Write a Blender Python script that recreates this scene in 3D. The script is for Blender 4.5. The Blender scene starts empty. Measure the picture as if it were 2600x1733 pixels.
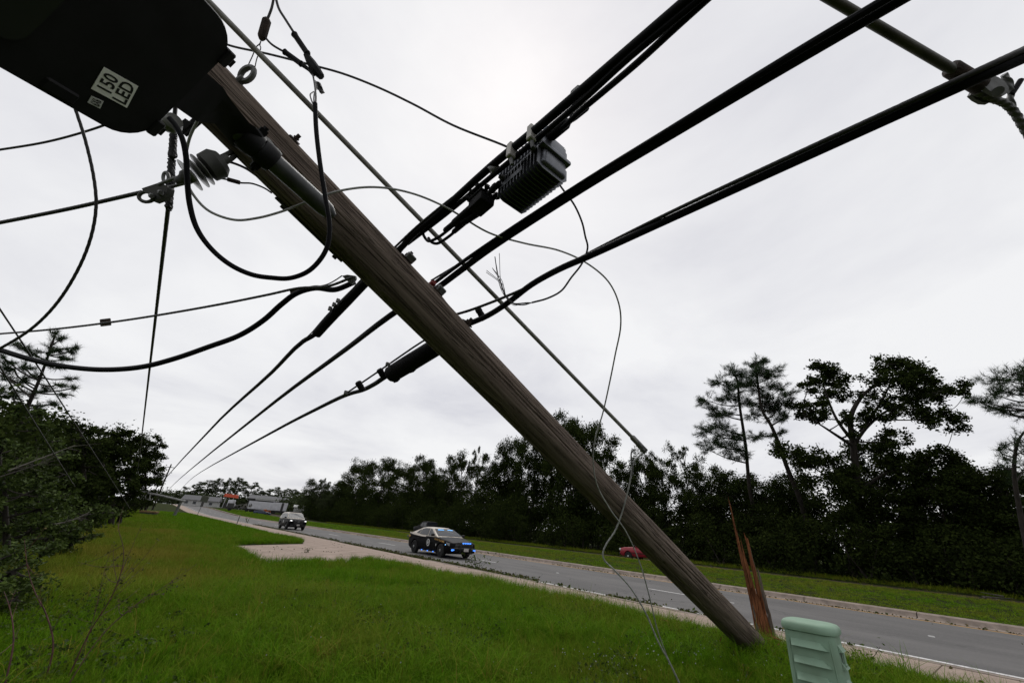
import bpy, bmesh, math, random
import numpy as np
from mathutils import Vector, Matrix
R = math.radians
scn = bpy.context.scene
COL = scn.collection

# ------------------------------------------------------------------ camera
# X runs across the road, Y along it (away), Z up; road surface is z = 0.
FPX, CX, CY, EYE = 1011.1, 1300.0, 866.5, 1.62          # focal length in photo pixels, optical centre, eye height
AX = np.array((0.75805784, 0.32388992, 0.56607741))     # world X, Y, Z as seen by the camera (right, down, forward)
AY = np.array((-0.64876316, 0.28566507, 0.7053381))
AZ = np.array((0.06674336, -0.90193724, 0.42667849))
cam_d = bpy.data.cameras.new('camera'); cam = bpy.data.objects.new('camera', cam_d); COL.objects.link(cam)
cam_d.sensor_width = 36.0; cam_d.lens = 14.0; cam_d.clip_start = 0.02; cam_d.clip_end = 5000
cam.matrix_world = Matrix(((AX[0], -AX[1], -AX[2], 0), (AY[0], -AY[1], -AY[2], 0), (AZ[0], -AZ[1], -AZ[2], EYE), (0, 0, 0, 1)))
scn.camera = cam
def dirw(x, y, z):
    v = np.array((x, y, z), float); w = np.array((v @ AX, v @ AY, v @ AZ)); return w / np.linalg.norm(w)
def at(px, py, dep):
    v = np.array(((px - CX) / FPX, (py - CY) / FPX, 1.0)) * dep
    return np.array((v @ AX, v @ AY, v @ AZ + EYE))

# ------------------------------------------------------------------ overcast sky, soft sun
SUN_EL, SUN_AZ = R(58), R(38)             # azimuth measured from +Y towards +X
wd = bpy.data.worlds.new('World'); scn.world = wd; wd.use_nodes = True
nt = wd.node_tree; nt.nodes.clear(); N = nt.nodes.new; K = nt.links.new
out = N('ShaderNodeOutputWorld'); bg = N('ShaderNodeBackground'); K(bg.outputs[0], out.inputs[0])
sky = N('ShaderNodeTexSky'); sky.sky_type = 'NISHITA'; sky.sun_disc = False
sky.sun_elevation = SUN_EL; sky.sun_rotation = SUN_AZ; sky.air_density = 1.0; sky.dust_density = 3.0
tc = N('ShaderNodeTexCoord'); sp = N('ShaderNodeSeparateXYZ'); K(tc.outputs['Generated'], sp.inputs[0])
ab = N('ShaderNodeMath'); ab.operation = 'ABSOLUTE'; K(sp.outputs[2], ab.inputs[0])
ad = N('ShaderNodeMath'); ad.operation = 'ADD'; ad.inputs[1].default_value = 0.16; K(ab.outputs[0], ad.inputs[0])
dx = N('ShaderNodeMath'); dx.operation = 'DIVIDE'; K(sp.outputs[0], dx.inputs[0]); K(ad.outputs[0], dx.inputs[1])
dy = N('ShaderNodeMath'); dy.operation = 'DIVIDE'; K(sp.outputs[1], dy.inputs[0]); K(ad.outputs[0], dy.inputs[1])
cb = N('ShaderNodeCombineXYZ'); K(dx.outputs[0], cb.inputs[0]); K(dy.outputs[0], cb.inputs[1])
n1 = N('ShaderNodeTexNoise'); n1.inputs['Scale'].default_value = 0.85; n1.inputs['Detail'].default_value = 8
n1.inputs['Roughness'].default_value = 0.55; n1.inputs['Distortion'].default_value = 0.35; K(cb.outputs[0], n1.inputs['Vector'])
rp = N('ShaderNodeValToRGB'); K(n1.outputs['Fac'], rp.inputs[0])
rp.color_ramp.elements[0].position = 0.26; rp.color_ramp.elements[0].color = (0.64, 0.643, 0.70, 1)
rp.color_ramp.elements[1].position = 0.58; rp.color_ramp.elements[1].color = (0.935, 0.936, 0.945, 1)
e = rp.color_ramp.elements.new(0.43); e.color = (0.825, 0.826, 0.855, 1)
sc_ = N('ShaderNodeMixRGB'); sc_.blend_type = 'MULTIPLY'; sc_.inputs[0].default_value = 1; sc_.inputs[2].default_value = (0.09, 0.09, 0.09, 1)
K(sky.outputs[0], sc_.inputs[1])
mx = N('ShaderNodeMixRGB'); mx.inputs[0].default_value = 0.93; K(sc_.outputs[0], mx.inputs[1]); K(rp.outputs[0], mx.inputs[2])
K(mx.outputs[0], bg.inputs[0]); bg.inputs[1].default_value = 1.0
sun_d = bpy.data.lights.new('sun', 'SUN'); sun = bpy.data.objects.new('sun', sun_d); COL.objects.link(sun)
sun_d.energy = 1.25; sun_d.angle = R(25); sun_d.color = (1.0, 0.97, 0.93)
sv = Vector((math.sin(SUN_AZ) * math.cos(SUN_EL), math.cos(SUN_AZ) * math.cos(SUN_EL), math.sin(SUN_EL)))
sun.rotation_euler = (-sv).to_track_quat('-Z', 'Y').to_euler(); sun.location = (0, 0, 40)
scn.view_settings.view_transform = 'Standard'; scn.view_settings.look = 'None'
scn.view_settings.exposure = 0.0; scn.view_settings.gamma = 1.0; scn.view_settings.use_curve_mapping = False
scn.render.engine = 'CYCLES'; scn.cycles.max_bounces = 4; scn.cycles.diffuse_bounces = 2; scn.cycles.glossy_bounces = 2; scn.cycles.transmission_bounces = 2; scn.cycles.transparent_max_bounces = 8
scn.cycles.use_denoising = True

# ------------------------------------------------------------------ materials
def pbr(name, c1, c2=None, scale=4.0, rough=0.7, metal=0.0, bump=0.0, bscale=None, stretch=(1, 1, 1), detail=6.0,
        lo=0.35, hi=0.65, c3=None, s3=40.0, w3=0.5, emit=None, estr=0.0, spec=0.4, rvar=0.0, attr=None, trans=0.0, alpha=None, coat=0.0):
    m = bpy.data.materials.new(name); m.use_nodes = True; t = m.node_tree; b = t.nodes['Principled BSDF']
    n, k = t.nodes.new, t.links.new
    b.inputs['Roughness'].default_value = rough; b.inputs['Metallic'].default_value = metal
    b.inputs['Specular IOR Level'].default_value = spec
    if coat: b.inputs['Coat Weight'].default_value = coat; b.inputs['Coat Roughness'].default_value = 0.08
    c = n('ShaderNodeTexCoord'); mp = n('ShaderNodeMapping'); mp.inputs['Scale'].default_value = stretch
    k(c.outputs['Object'], mp.inputs['Vector'])
    no = n('ShaderNodeTexNoise'); no.inputs['Scale'].default_value = scale; no.inputs['Detail'].default_value = detail
    k(mp.outputs[0], no.inputs['Vector'])
    if c2 is None: c2 = tuple(x * 0.75 for x in c1)
    r = n('ShaderNodeValToRGB'); r.color_ramp.elements[0].position = lo; r.color_ramp.elements[1].position = hi
    r.color_ramp.elements[0].color = (*c2, 1); r.color_ramp.elements[1].color = (*c1, 1); k(no.outputs['Fac'], r.inputs[0])
    col = r.outputs[0]
    if c3 is not None:
        n3 = n('ShaderNodeTexNoise'); n3.inputs['Scale'].default_value = s3; n3.inputs['Detail'].default_value = 3; k(mp.outputs[0], n3.inputs['Vector'])
        r3 = n('ShaderNodeValToRGB'); r3.color_ramp.elements[0].position = 0.5; r3.color_ramp.elements[1].position = 0.68
        r3.color_ramp.elements[0].color = (0, 0, 0, 1); r3.color_ramp.elements[1].color = (w3, w3, w3, 1); k(n3.outputs['Fac'], r3.inputs[0])
        x = n('ShaderNodeMixRGB'); k(r3.outputs[0], x.inputs[0]); k(col, x.inputs[1]); x.inputs[2].default_value = (*c3, 1); col = x.outputs[0]
    if attr:                                              # per-leaf / per-tuft tint: (attribute name, type, second colour)
        a = n('ShaderNodeAttribute'); a.attribute_name = attr[0]; a.attribute_type = attr[1]
        x = n('ShaderNodeMixRGB'); k(a.outputs['Fac'], x.inputs[0]); k(col, x.inputs[1]); x.inputs[2].default_value = (*attr[2], 1); col = x.outputs[0]
    k(col, b.inputs['Base Color'])
    if bump:
        nb = n('ShaderNodeTexNoise'); nb.inputs['Scale'].default_value = bscale or scale * 6; nb.inputs['Detail'].default_value = 4
        k(mp.outputs[0], nb.inputs['Vector']); bp = n('ShaderNodeBump'); bp.inputs['Strength'].default_value = bump; bp.inputs['Distance'].default_value = 0.02
        k(nb.outputs['Fac'], bp.inputs['Height']); k(bp.outputs[0], b.inputs['Normal'])
    if emit: b.inputs['Emission Color'].default_value = (*emit, 1); b.inputs['Emission Strength'].default_value = estr
    if trans:
        o = t.nodes['Material Output']; tr = n('ShaderNodeBsdfTranslucent'); k(col, tr.inputs[0])
        ms = n('ShaderNodeMixShader'); ms.inputs[0].default_value = trans; k(b.outputs[0], ms.inputs[1]); k(tr.outputs[0], ms.inputs[2]); k(ms.outputs[0], o.inputs[0])
    return m

# ------------------------------------------------------------------ mesh and object helpers
def tag(o, label=None, cat=None, group=None, kind=None):
    if label: o['label'] = label
    if cat: o['category'] = cat
    if group: o['group'] = group
    if kind: o['kind'] = kind
    return o
def thing(name, label, cat, loc=(0, 0, 0), rz=0.0, group=None):
    o = bpy.data.objects.new(name, None); COL.objects.link(o); o.empty_display_size = 0.1
    o.location = tuple(float(x) for x in loc); o.rotation_euler = (0, 0, rz)
    return tag(o, label, cat, group)
def struct(name, loc=(0, 0, 0)):
    o = bpy.data.objects.new(name, None); COL.objects.link(o); o.location = loc; o['kind'] = 'structure'; return o
def link(name, me, m, parent=None, loc=None):
    if m is not None and not me.materials: me.materials.append(m)
    o = bpy.data.objects.new(name, me); COL.objects.link(o)
    if parent is not None: o.parent = parent
    if loc is not None: o.location = tuple(float(x) for x in loc)
    return o
def npmesh(name, V, F, smooth=False, tint=None):
    V = np.asarray(V, np.float32); F = np.asarray(F, np.int32); me = bpy.data.meshes.new(name); k = F.shape[1]
    me.vertices.add(len(V)); me.vertices.foreach_set('co', V.ravel()); me.loops.add(F.size); me.loops.foreach_set('vertex_index', F.ravel())
    me.polygons.add(len(F)); me.polygons.foreach_set('loop_start', np.arange(0, F.size, k, dtype=np.int32)); me.polygons.foreach_set('loop_total', np.full(len(F), k, np.int32))
    if tint is not None:
        a = me.attributes.new('tint', 'FLOAT', 'POINT'); a.data.foreach_set('value', np.asarray(tint, np.float32))
    me.update(calc_edges=True)
    if smooth: me.shade_smooth()
    return me
def unit(v): v = np.asarray(v, float); return v / (np.linalg.norm(v) + 1e-12)
def frames(P):
    P = np.asarray(P, float); T = np.gradient(P, axis=0); T /= np.linalg.norm(T, axis=1)[:, None] + 1e-12
    a = np.array((0, 0, 1.0)) if abs(T[0][2]) < 0.9 else np.array((1.0, 0, 0))
    u = unit(np.cross(T[0], a)); U = [u]
    for i in range(1, len(P)):
        u = unit(U[-1] - T[i] * (U[-1] @ T[i])); U.append(u)
    U = np.array(U); return P, T, U, np.cross(T, U)
def spline(P, n=8):                                        # centripetal curve through the points, no overshoot on uneven spacing
    P = [np.asarray(p, float) for p in P]
    if len(P) < 3: return np.array([P[0] + (P[1] - P[0]) * t for t in np.linspace(0, 1, max(2, n))])
    Q = [2 * P[0] - P[1]] + P + [2 * P[-1] - P[-2]]; o = []
    for i in range(1, len(Q) - 2):
        p = Q[i - 1:i + 3]; t = [0.0]
        for a, b in zip(p[:-1], p[1:]): t.append(t[-1] + max(1e-6, float(np.linalg.norm(b - a)) ** 0.5))
        for s in np.linspace(t[1], t[2], n, endpoint=False):
            L = lambda a, b, u, v: a * ((v - s) / (v - u)) + b * ((s - u) / (v - u))
            a1, a2, a3 = L(p[0], p[1], t[0], t[1]), L(p[1], p[2], t[1], t[2]), L(p[2], p[3], t[2], t[3])
            o.append(L(L(a1, a2, t[0], t[2]), L(a2, a3, t[1], t[3]), t[1], t[2]))
    o.append(P[-1]); return np.array(o)
class MB:
    def __init__(s): s.v = []; s.f = []
    def add(s, V, F):
        k = len(s.v); s.v += [tuple(float(c) for c in p) for p in V]; s.f += [tuple(int(i) + k for i in f) for f in F]; return s
    def box(s, c, d, ax=None):
        c = np.asarray(c, float); h = np.asarray(d, float) / 2; A = np.eye(3) if ax is None else np.asarray(ax, float)
        V = [c + (x * h[0]) * A[0] + (y * h[1]) * A[1] + (z * h[2]) * A[2] for z in (-1, 1) for y in (-1, 1) for x in (-1, 1)]
        return s.add(V, [(0, 2, 3, 1), (4, 5, 7, 6), (0, 1, 5, 4), (2, 6, 7, 3), (0, 4, 6, 2), (1, 3, 7, 5)])
    def rbox(s, c, d, bev=0.01, seg=2, ax=None):
        bm = bmesh.new(); bmesh.ops.create_cube(bm, size=1.0)
        for v in bm.verts: v.co = Vector((v.co.x * d[0], v.co.y * d[1], v.co.z * d[2]))
        bmesh.ops.bevel(bm, geom=bm.edges[:], offset=bev, segments=seg, affect='EDGES', profile=0.5)
        A = np.eye(3) if ax is None else np.asarray(ax, float); c = np.asarray(c, float); bm.verts.index_update()
        s.add([c + v.co.x * A[0] + v.co.y * A[1] + v.co.z * A[2] for v in bm.verts], [[v.index for v in f.verts] for f in bm.faces]); bm.free(); return s
    def tube(s, P, r, n=8, lobes=0, twist=0.0, amp=0.12, caps=True):
        P, T, U, W = frames(P); m = len(P); r = np.full(m, r, float) if np.isscalar(r) else np.asarray(r, float)
        if len(r) != m: r = np.interp(np.linspace(0, 1, m), np.linspace(0, 1, len(r)), r)
        L = np.r_[0, np.cumsum(np.linalg.norm(np.diff(P, axis=0), axis=1))]; th = np.linspace(0, 2 * np.pi, n, endpoint=False); V = []
        for i in range(m):
            rr = r[i] * (1 + amp * np.cos(lobes * (th + twist * L[i]))) if lobes else np.full(n, r[i])
            V += list(P[i] + rr[:, None] * (np.cos(th)[:, None] * U[i] + np.sin(th)[:, None] * W[i]))
        F = [(i * n + j, i * n + (j + 1) % n, (i + 1) * n + (j + 1) % n, (i + 1) * n + j) for i in range(m - 1) for j in range(n)]
        if caps: F += [tuple(range(n - 1, -1, -1)), tuple(range((m - 1) * n, m * n))]
        return s.add(V, F)
    def lathe(s, p0, p1, prof, n=20):                      # prof: (distance along axis 0..1, radius)
        p0 = np.asarray(p0, float); p1 = np.asarray(p1, float); t = unit(p1 - p0)
        u = unit(np.cross(t, (0, 0, 1.0) if abs(t[2]) < 0.9 else (1.0, 0, 0))); w = np.cross(t, u); th = np.linspace(0, 2 * np.pi, n, endpoint=False); V = []
        for a, r in prof: V += list(p0 + (p1 - p0) * a + r * (np.cos(th)[:, None] * u + np.sin(th)[:, None] * w))
        m = len(prof); F = [(i * n + j, i * n + (j + 1) % n, (i + 1) * n + (j + 1) % n, (i + 1) * n + j) for i in range(m - 1) for j in range(n)]
        F += [tuple(range(n - 1, -1, -1)), tuple(range((m - 1) * n, m * n))]
        return s.add(V, F)
    def prism(s, poly, off):                               # poly: 3-D points of one face, off: extrusion vector
        P = [np.asarray(p, float) for p in poly]; o = np.asarray(off, float); n = len(P)
        return s.add(P + [p + o for p in P], [tuple(range(n - 1, -1, -1)), tuple(range(n, 2 * n))] + [(i, (i + 1) % n, n + (i + 1) % n, n + i) for i in range(n)])
    def build(s, name, m, parent=None, origin=None, smooth=35, jitter=0):
        me = bpy.data.meshes.new(name); o0 = np.zeros(3) if origin is None else np.asarray(origin, float)
        V = [tuple(np.asarray(v) - o0) for v in s.v] if origin is not None else s.v
        me.from_pydata(V, [], s.f); bm = bmesh.new(); bm.from_mesh(me); bmesh.ops.recalc_face_normals(bm, faces=bm.faces[:]); bm.to_mesh(me); bm.free()
        if smooth: me.shade_smooth(); me.set_sharp_from_angle(angle=R(smooth))
        return link(name, me, m, parent, None if (origin is None or parent is not None) else origin)
def copy_tree(o, parent=None):
    c = o.copy(); COL.objects.link(c)
    if parent is not None: c.parent = parent
    for ch in o.children: copy_tree(ch, c)
    return c
def text_mesh(body, bold=0.022, align='CENTER'):
    cu = bpy.data.curves.new('lettering', 'FONT'); cu.body = body; cu.align_x = align; cu.extrude = 0.0; cu.resolution_u = 3; cu.space_line = 0.85; cu.offset = bold
    o = bpy.data.objects.new('lettering', cu); COL.objects.link(o); bpy.context.view_layer.update()
    me = bpy.data.meshes.new_from_object(o.evaluated_get(bpy.context.evaluated_depsgraph_get())); bpy.data.objects.remove(o); bpy.data.curves.remove(cu)
    V = np.array([v.co[:] for v in me.vertices]); F = [tuple(p.vertices) for p in me.polygons]; bpy.data.meshes.remove(me)
    lo, hi = V.min(0), V.max(0); V = (V - lo) / np.where(hi - lo < 1e-6, 1, hi - lo); return V, F
def text_on_quad(name, body, q, m, parent, lift, margin=0.06, origin=(0, 0, 0)):     # q: bottom-left, bottom-right, top-left, top-right
    V, F = text_mesh(body); q = [np.asarray(p, float) for p in q]; a = margin + (1 - 2 * margin) * V[:, 0:1]; b = margin + (1 - 2 * margin) * V[:, 1:2]
    P = (1 - a) * (1 - b) * q[0] + a * (1 - b) * q[1] + (1 - a) * b * q[2] + a * b * q[3] + np.asarray(lift) - np.asarray(origin)
    me = bpy.data.meshes.new(name); me.from_pydata([tuple(p) for p in P], [], F); return link(name, me, m, parent)
def smooth01(a, b, x): t = np.clip((np.asarray(x, float) - a) / (b - a), 0, 1); return t * t * (3 - 2 * t)
# ------------------------------------------------------------------ materials used all over
M = {}
M['asphalt'] = pbr('asphalt', (0.112, 0.107, 0.104), (0.074, 0.071, 0.070), scale=0.9, rough=0.85, bump=0.35, bscale=90, c3=(0.145, 0.139, 0.134), s3=60, w3=0.55, stretch=(1, 0.25, 1))
def add_cracks(m, scale, width, col, amount, stretch=(1, 1, 1)):
    t = m.node_tree; b = t.nodes['Principled BSDF']; n, k = t.nodes.new, t.links.new; base = b.inputs['Base Color'].links[0].from_socket
    tc = n('ShaderNodeTexCoord'); mp = n('ShaderNodeMapping'); mp.inputs['Scale'].default_value = stretch; k(tc.outputs['Object'], mp.inputs['Vector'])
    ns = n('ShaderNodeTexNoise'); ns.inputs['Scale'].default_value = scale * 2.2; ns.inputs['Detail'].default_value = 4; k(mp.outputs[0], ns.inputs['Vector'])
    ml = n('ShaderNodeVectorMath'); ml.operation = 'SCALE'; ml.inputs['Scale'].default_value = 0.55 / scale; k(ns.outputs['Color'], ml.inputs[0]); av = n('ShaderNodeVectorMath'); k(mp.outputs[0], av.inputs[0]); k(ml.outputs[0], av.inputs[1])
    vo = n('ShaderNodeTexVoronoi'); vo.feature = 'DISTANCE_TO_EDGE'; vo.inputs['Scale'].default_value = scale; k(av.outputs[0], vo.inputs['Vector'])
    r = n('ShaderNodeMapRange'); r.inputs['From Max'].default_value = width * scale; r.inputs['To Min'].default_value = amount; r.inputs['To Max'].default_value = 0.0; k(vo.outputs['Distance'], r.inputs['Value'])
    nm = n('ShaderNodeTexNoise'); nm.inputs['Scale'].default_value = scale * 0.8; k(mp.outputs[0], nm.inputs['Vector']); rm = n('ShaderNodeMapRange'); rm.inputs['From Min'].default_value = 0.45; rm.inputs['From Max'].default_value = 0.6; k(nm.outputs['Fac'], rm.inputs['Value'])
    mu = n('ShaderNodeMath'); mu.operation = 'MULTIPLY'; k(r.outputs[0], mu.inputs[0]); k(rm.outputs[0], mu.inputs[1]); mr = n('ShaderNodeMixRGB'); k(mu.outputs[0], mr.inputs[0]); k(base, mr.inputs[1]); mr.inputs[2].default_value = (*col, 1); k(mr.outputs[0], b.inputs['Base Color'])
add_cracks(M['asphalt'], 0.32, 0.035, (0.035, 0.034, 0.034), 0.8, (1, 0.6, 1))
M['concrete'] = pbr('concrete', (0.30, 0.232, 0.188), (0.225, 0.168, 0.134), scale=1.3, rough=0.9, bump=0.3, bscale=60, c3=(0.20, 0.155, 0.125), s3=9, w3=0.5)
add_cracks(M['concrete'], 0.5, 0.012, (0.07, 0.055, 0.045), 0.8)
M['kerb'] = pbr('kerb_concrete', (0.255, 0.206, 0.172), (0.165, 0.132, 0.108), scale=2.5, rough=0.9, bump=0.4, bscale=40, c3=(0.12, 0.10, 0.085), s3=6, w3=0.6)
M['white_paint'] = pbr('road_white_paint', (0.62, 0.61, 0.60), (0.30, 0.29, 0.28), scale=9, rough=0.8, lo=0.3, hi=0.5, c3=(0.17, 0.165, 0.16), s3=35, w3=0.7)
M['yellow_paint'] = pbr('road_yellow_paint', (0.52, 0.29, 0.08), (0.32, 0.20, 0.09), scale=7, rough=0.8, lo=0.3, hi=0.55, c3=(0.16, 0.13, 0.1), s3=30, w3=0.7)
M['soil'] = pbr('turf_soil', (0.026, 0.040, 0.008), (0.014, 0.018, 0.007), scale=0.8, rough=0.95, bump=0.5, bscale=25, spec=0.02, c3=(0.06, 0.046, 0.02), s3=3.5, w3=0.6)
M['grass'] = pbr('grass_blades', (0.112, 0.238, 0.007), (0.038, 0.102, 0.003), scale=22, rough=0.8, attr=('tint', 'INSTANCER', (0.185, 0.160, 0.026)), trans=0.3, spec=0.03)
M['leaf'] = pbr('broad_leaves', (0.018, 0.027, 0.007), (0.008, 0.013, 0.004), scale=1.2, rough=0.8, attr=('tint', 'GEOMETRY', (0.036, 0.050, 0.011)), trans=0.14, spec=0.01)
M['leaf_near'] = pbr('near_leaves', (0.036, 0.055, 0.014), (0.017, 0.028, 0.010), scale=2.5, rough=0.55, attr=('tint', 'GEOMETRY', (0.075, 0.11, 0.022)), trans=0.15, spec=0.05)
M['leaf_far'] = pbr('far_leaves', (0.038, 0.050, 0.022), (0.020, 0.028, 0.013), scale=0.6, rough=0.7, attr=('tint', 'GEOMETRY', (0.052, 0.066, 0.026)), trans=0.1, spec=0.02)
M['needle'] = pbr('pine_needles', (0.026, 0.046, 0.020), (0.014, 0.027, 0.012), scale=2.0, rough=0.6, attr=('tint', 'GEOMETRY', (0.045, 0.072, 0.030)), trans=0.1, spec=0.02)
M['bark'] = pbr('bark', (0.036, 0.030, 0.024), (0.016, 0.013, 0.011), scale=5, rough=0.95, bump=0.6, bscale=22, stretch=(1, 1, 0.3))
M['dead_twig'] = pbr('dead_twigs', (0.075, 0.067, 0.055), (0.035, 0.03, 0.025), scale=8, rough=0.9)
M['black_cable'] = pbr('black_cable_jacket', (0.006, 0.006, 0.007), (0.004, 0.004, 0.005), scale=15, rough=0.55, spec=0.08)
M['strand'] = pbr('steel_strand', (0.045, 0.044, 0.045), (0.025, 0.024, 0.025), scale=30, rough=0.6, metal=0.3)
M['galv'] = pbr('galvanised_steel', (0.16, 0.16, 0.16), (0.09, 0.09, 0.088), scale=12, rough=0.5, metal=0.6, bump=0.08, bscale=60)
M['rust'] = pbr('rusty_steel', (0.055, 0.038, 0.030), (0.028, 0.021, 0.018), scale=25, rough=0.85, metal=0.3, bump=0.3)
M['black_plastic'] = pbr('black_plastic', (0.008, 0.008, 0.009), (0.005, 0.005, 0.005), scale=10, rough=0.6, spec=0.12)
M['porcelain'] = pbr('grey_porcelain', (0.15, 0.15, 0.14), (0.10, 0.10, 0.094), scale=6, rough=0.25, spec=0.5)

# ------------------------------------------------------------------ ground
DRIVE = np.array(((3.35, 15.3), (7.2, 16.9), (8.5, 15.6), (8.5, 30.5), (7.35, 26.6), (3.4, 23.4)))
def in_poly(X, Y, P):
    X = np.asarray(X, float); Y = np.asarray(Y, float); r = np.zeros(X.shape, bool); j = len(P) - 1
    for i in range(len(P)):
        (xi, yi), (xj, yj) = P[i], P[j]; c = ((yi > Y) != (yj > Y)) & (X < (xj - xi) * (Y - yi) / (yj - yi + 1e-12) + xi); r ^= c; j = i
    return r
def rise(Y): return 1.75 * smooth01(105, 235, Y)
def gz(X, Y):
    X = np.asarray(X, float); Y = np.asarray(Y, float)
    v0 = 0.35 - 0.16 * smooth01(8, 13, Y) + 0.10 * smooth01(-1, -5, X)
    v = v0 - (v0 - 0.125) * smooth01(7.3, 8.25, X)
    v = v + 0.025 * np.sin(1.7 * X + 0.9 * Y) * np.sin(0.8 * Y - 1.1 * X + 1) * smooth01(8.2, 7, X)
    v = np.where(in_poly(X, Y, DRIVE), 0.05, v)
    med = 0.10 + 0.17 * smooth01(19.6, 28.0, X) - 0.10 * smooth01(29.3, 29.95, X)
    z = np.where(X < 8.3, v, np.where(X < 19.5, -0.12, np.where(X < 29.95, med, np.where(X < 37.4, -0.12, 0.08 + 0.3 * smooth01(38, 60, X)))))
    return z + rise(Y)
xs = np.r_[[-900, -400, -200, -110, -70, -45, -30, -22, -16, -12, -9.5], np.arange(-8, 8.2, 0.35), [8.1, 8.29, 8.31, 10.6, 15, 19.49, 19.51, 20, 21, 22, 23, 24, 25, 26, 27, 28, 28.6, 29.2, 29.94, 29.96, 33, 37.39, 37.41, 39, 43, 50, 60, 80, 120, 220, 420, 900]]
ys = np.r_[[-300, -120, -60, -30, -15, -8, -5], np.arange(-3.5, 34, 0.5), np.arange(34, 110, 2.5), np.arange(110, 250, 8), [260, 320, 420, 600, 900, 1400, 2200]]
GX, GY = np.meshgrid(xs, ys); GZ = gz(GX, GY); nx, ny = len(xs), len(ys)
idx = np.arange(nx * ny).reshape(ny, nx); F = np.stack([idx[:-1, :-1], idx[:-1, 1:], idx[1:, 1:], idx[1:, :-1]], -1).reshape(-1, 4)
g = link('ground', npmesh('ground', np.stack([GX, GY, GZ], -1).reshape(-1, 3), F, smooth=True), M['soil']); g['kind'] = 'structure'

def strip(name, x0, x1, y0, y1, z, m, step=6.0, parent=None):
    yy = np.r_[np.arange(y0, y1, step), y1]; V = []
    for y in yy: V += [(x0, y, z + float(rise(y))), (x1, y, z + float(rise(y)))]
    F = [(2 * i, 2 * i + 1, 2 * i + 3, 2 * i + 2) for i in range(len(yy) - 1)]
    o = link(name, npmesh(name, V, F), m, parent)
    if parent is None: o['kind'] = 'structure'
    return o
road = strip('road', 10.7, 19.05, -60, 700, 0.0, M['asphalt'])
M['shade_litter_asphalt'] = pbr('leaf_litter_tree_shade_asphalt', (0.070, 0.056, 0.042), (0.045, 0.037, 0.029), scale=1.5, rough=0.95, spec=0.05, stretch=(1, 0.3, 1))  # brown leaf litter and tree shade both put into this asphalt colour
strip('far_carriageway', 29.9, 37.45, -60, 700, -0.004, M['shade_litter_asphalt'])
strip('edge_line', 11.67, 11.80, -60, 400, 0.004, M['white_paint'], parent=road)
strip('median_line', 18.70, 18.83, -60, 400, 0.004, M['yellow_paint'], parent=road)
for k in range(-2, 14):
    y0 = 6.72 + 12.2 * k; strip('lane_dash', 15.14, 15.26, y0, y0 + 3.05, 0.004, M['white_paint'], parent=road)

# sidewalk of separate slabs, kerbs of separate stones, driveway panels
rng = random.Random(3)
def slab_mesh(name, L, W, T, bev=0.012):
    return MB().rbox((0, 0, -T / 2), (W, L, T), bev, 2)
sw = struct('sidewalk'); k0 = None
for i, y in enumerate(np.arange(-4.5, 108, 1.5)):
    if k0 is None: k0 = slab_mesh('slab', 1.488, 2.22, 0.12).build('slab', M['concrete'], sw); o = k0
    else: o = k0.copy(); COL.objects.link(o)
    o.location = (9.32, y + 0.75, 0.142 + rng.uniform(-0.004, 0.004)); o.rotation_euler = (rng.uniform(-.002, .002), rng.uniform(-.002, .002), 0)
def kerb_stone(x0, x1, top, L, sgn):
    # profile across X: gutter pan, face, rounded top; sgn = +1 when the road lies on the larger-X side
    w = x1 - x0; pr = [(0, top), (0.06, top + 0.004), (w * 0.42, top), (w * 0.5, top - 0.02), (w * 0.58, 0.03), (w * 0.62, 0.012), (w, 0.006), (w, -0.1), (0, -0.1)]
    P = [((x0 + a) if sgn > 0 else (x1 - a), 0.0, z) for a, z in pr]; return MB().prism(P, (0, L, 0))
kn = struct('near_kerb'); k1 = k2 = None
for y in np.arange(-6, 108, 3.0):
    low = 16 <= y <= 27
    if low:
        if k2 is None: k2 = kerb_stone(10.44, 10.86, 0.07, 2.985, 1).build('kerb_stone', M['kerb'], kn); o = k2
        else: o = k2.copy(); COL.objects.link(o)
    else:
        if k1 is None: k1 = kerb_stone(10.44, 10.86, 0.145, 2.985, 1).build('kerb_stone', M['kerb'], kn); o = k1
        else: o = k1.copy(); COL.objects.link(o)
    o.location = (0, y, rng.uniform(-.004, .002))
km = struct('median_kerb'); k3 = None
for y in np.arange(-6, 130, 3.0):
    if k3 is None: k3 = kerb_stone(18.93, 19.62, 0.15, 2.975, -1).build('kerb_stone', M['kerb'], km); o = k3
    else: o = k3.copy(); COL.objects.link(o)
    o.location = (rng.uniform(-.012, .012), y, rng.uniform(-.006, .006) + float(rise(y)))
strip('far_kerb_run', 18.93, 19.62, 132, 400, 0.15, M['kerb'], parent=km)
strip('far_sidewalk_run', 8.2, 10.8, 108, 300, 0.14, M['concrete'], parent=sw)
dv = struct('driveway'); zt = 0.15
def panel(poly): return MB().prism([(x, y, zt - 0.1) for x, y in poly], (0, 0, 0.1)).build('panel', M['concrete'], dv)
panel([(3.42, 15.5), (5.55, 16.25), (5.55, 20.1), (3.42, 19.6)]); panel([(3.42, 19.612), (5.55, 20.112), (5.55, 24.9), (3.42, 23.2)])
panel([(5.562, 16.255), (7.25, 16.85), (8.19, 15.9), (8.19, 20.7), (5.562, 20.11)]); panel([(5.562, 20.122), (8.19, 20.712), (8.19, 29.8), (7.4, 26.4), (5.562, 24.92)])
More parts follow.
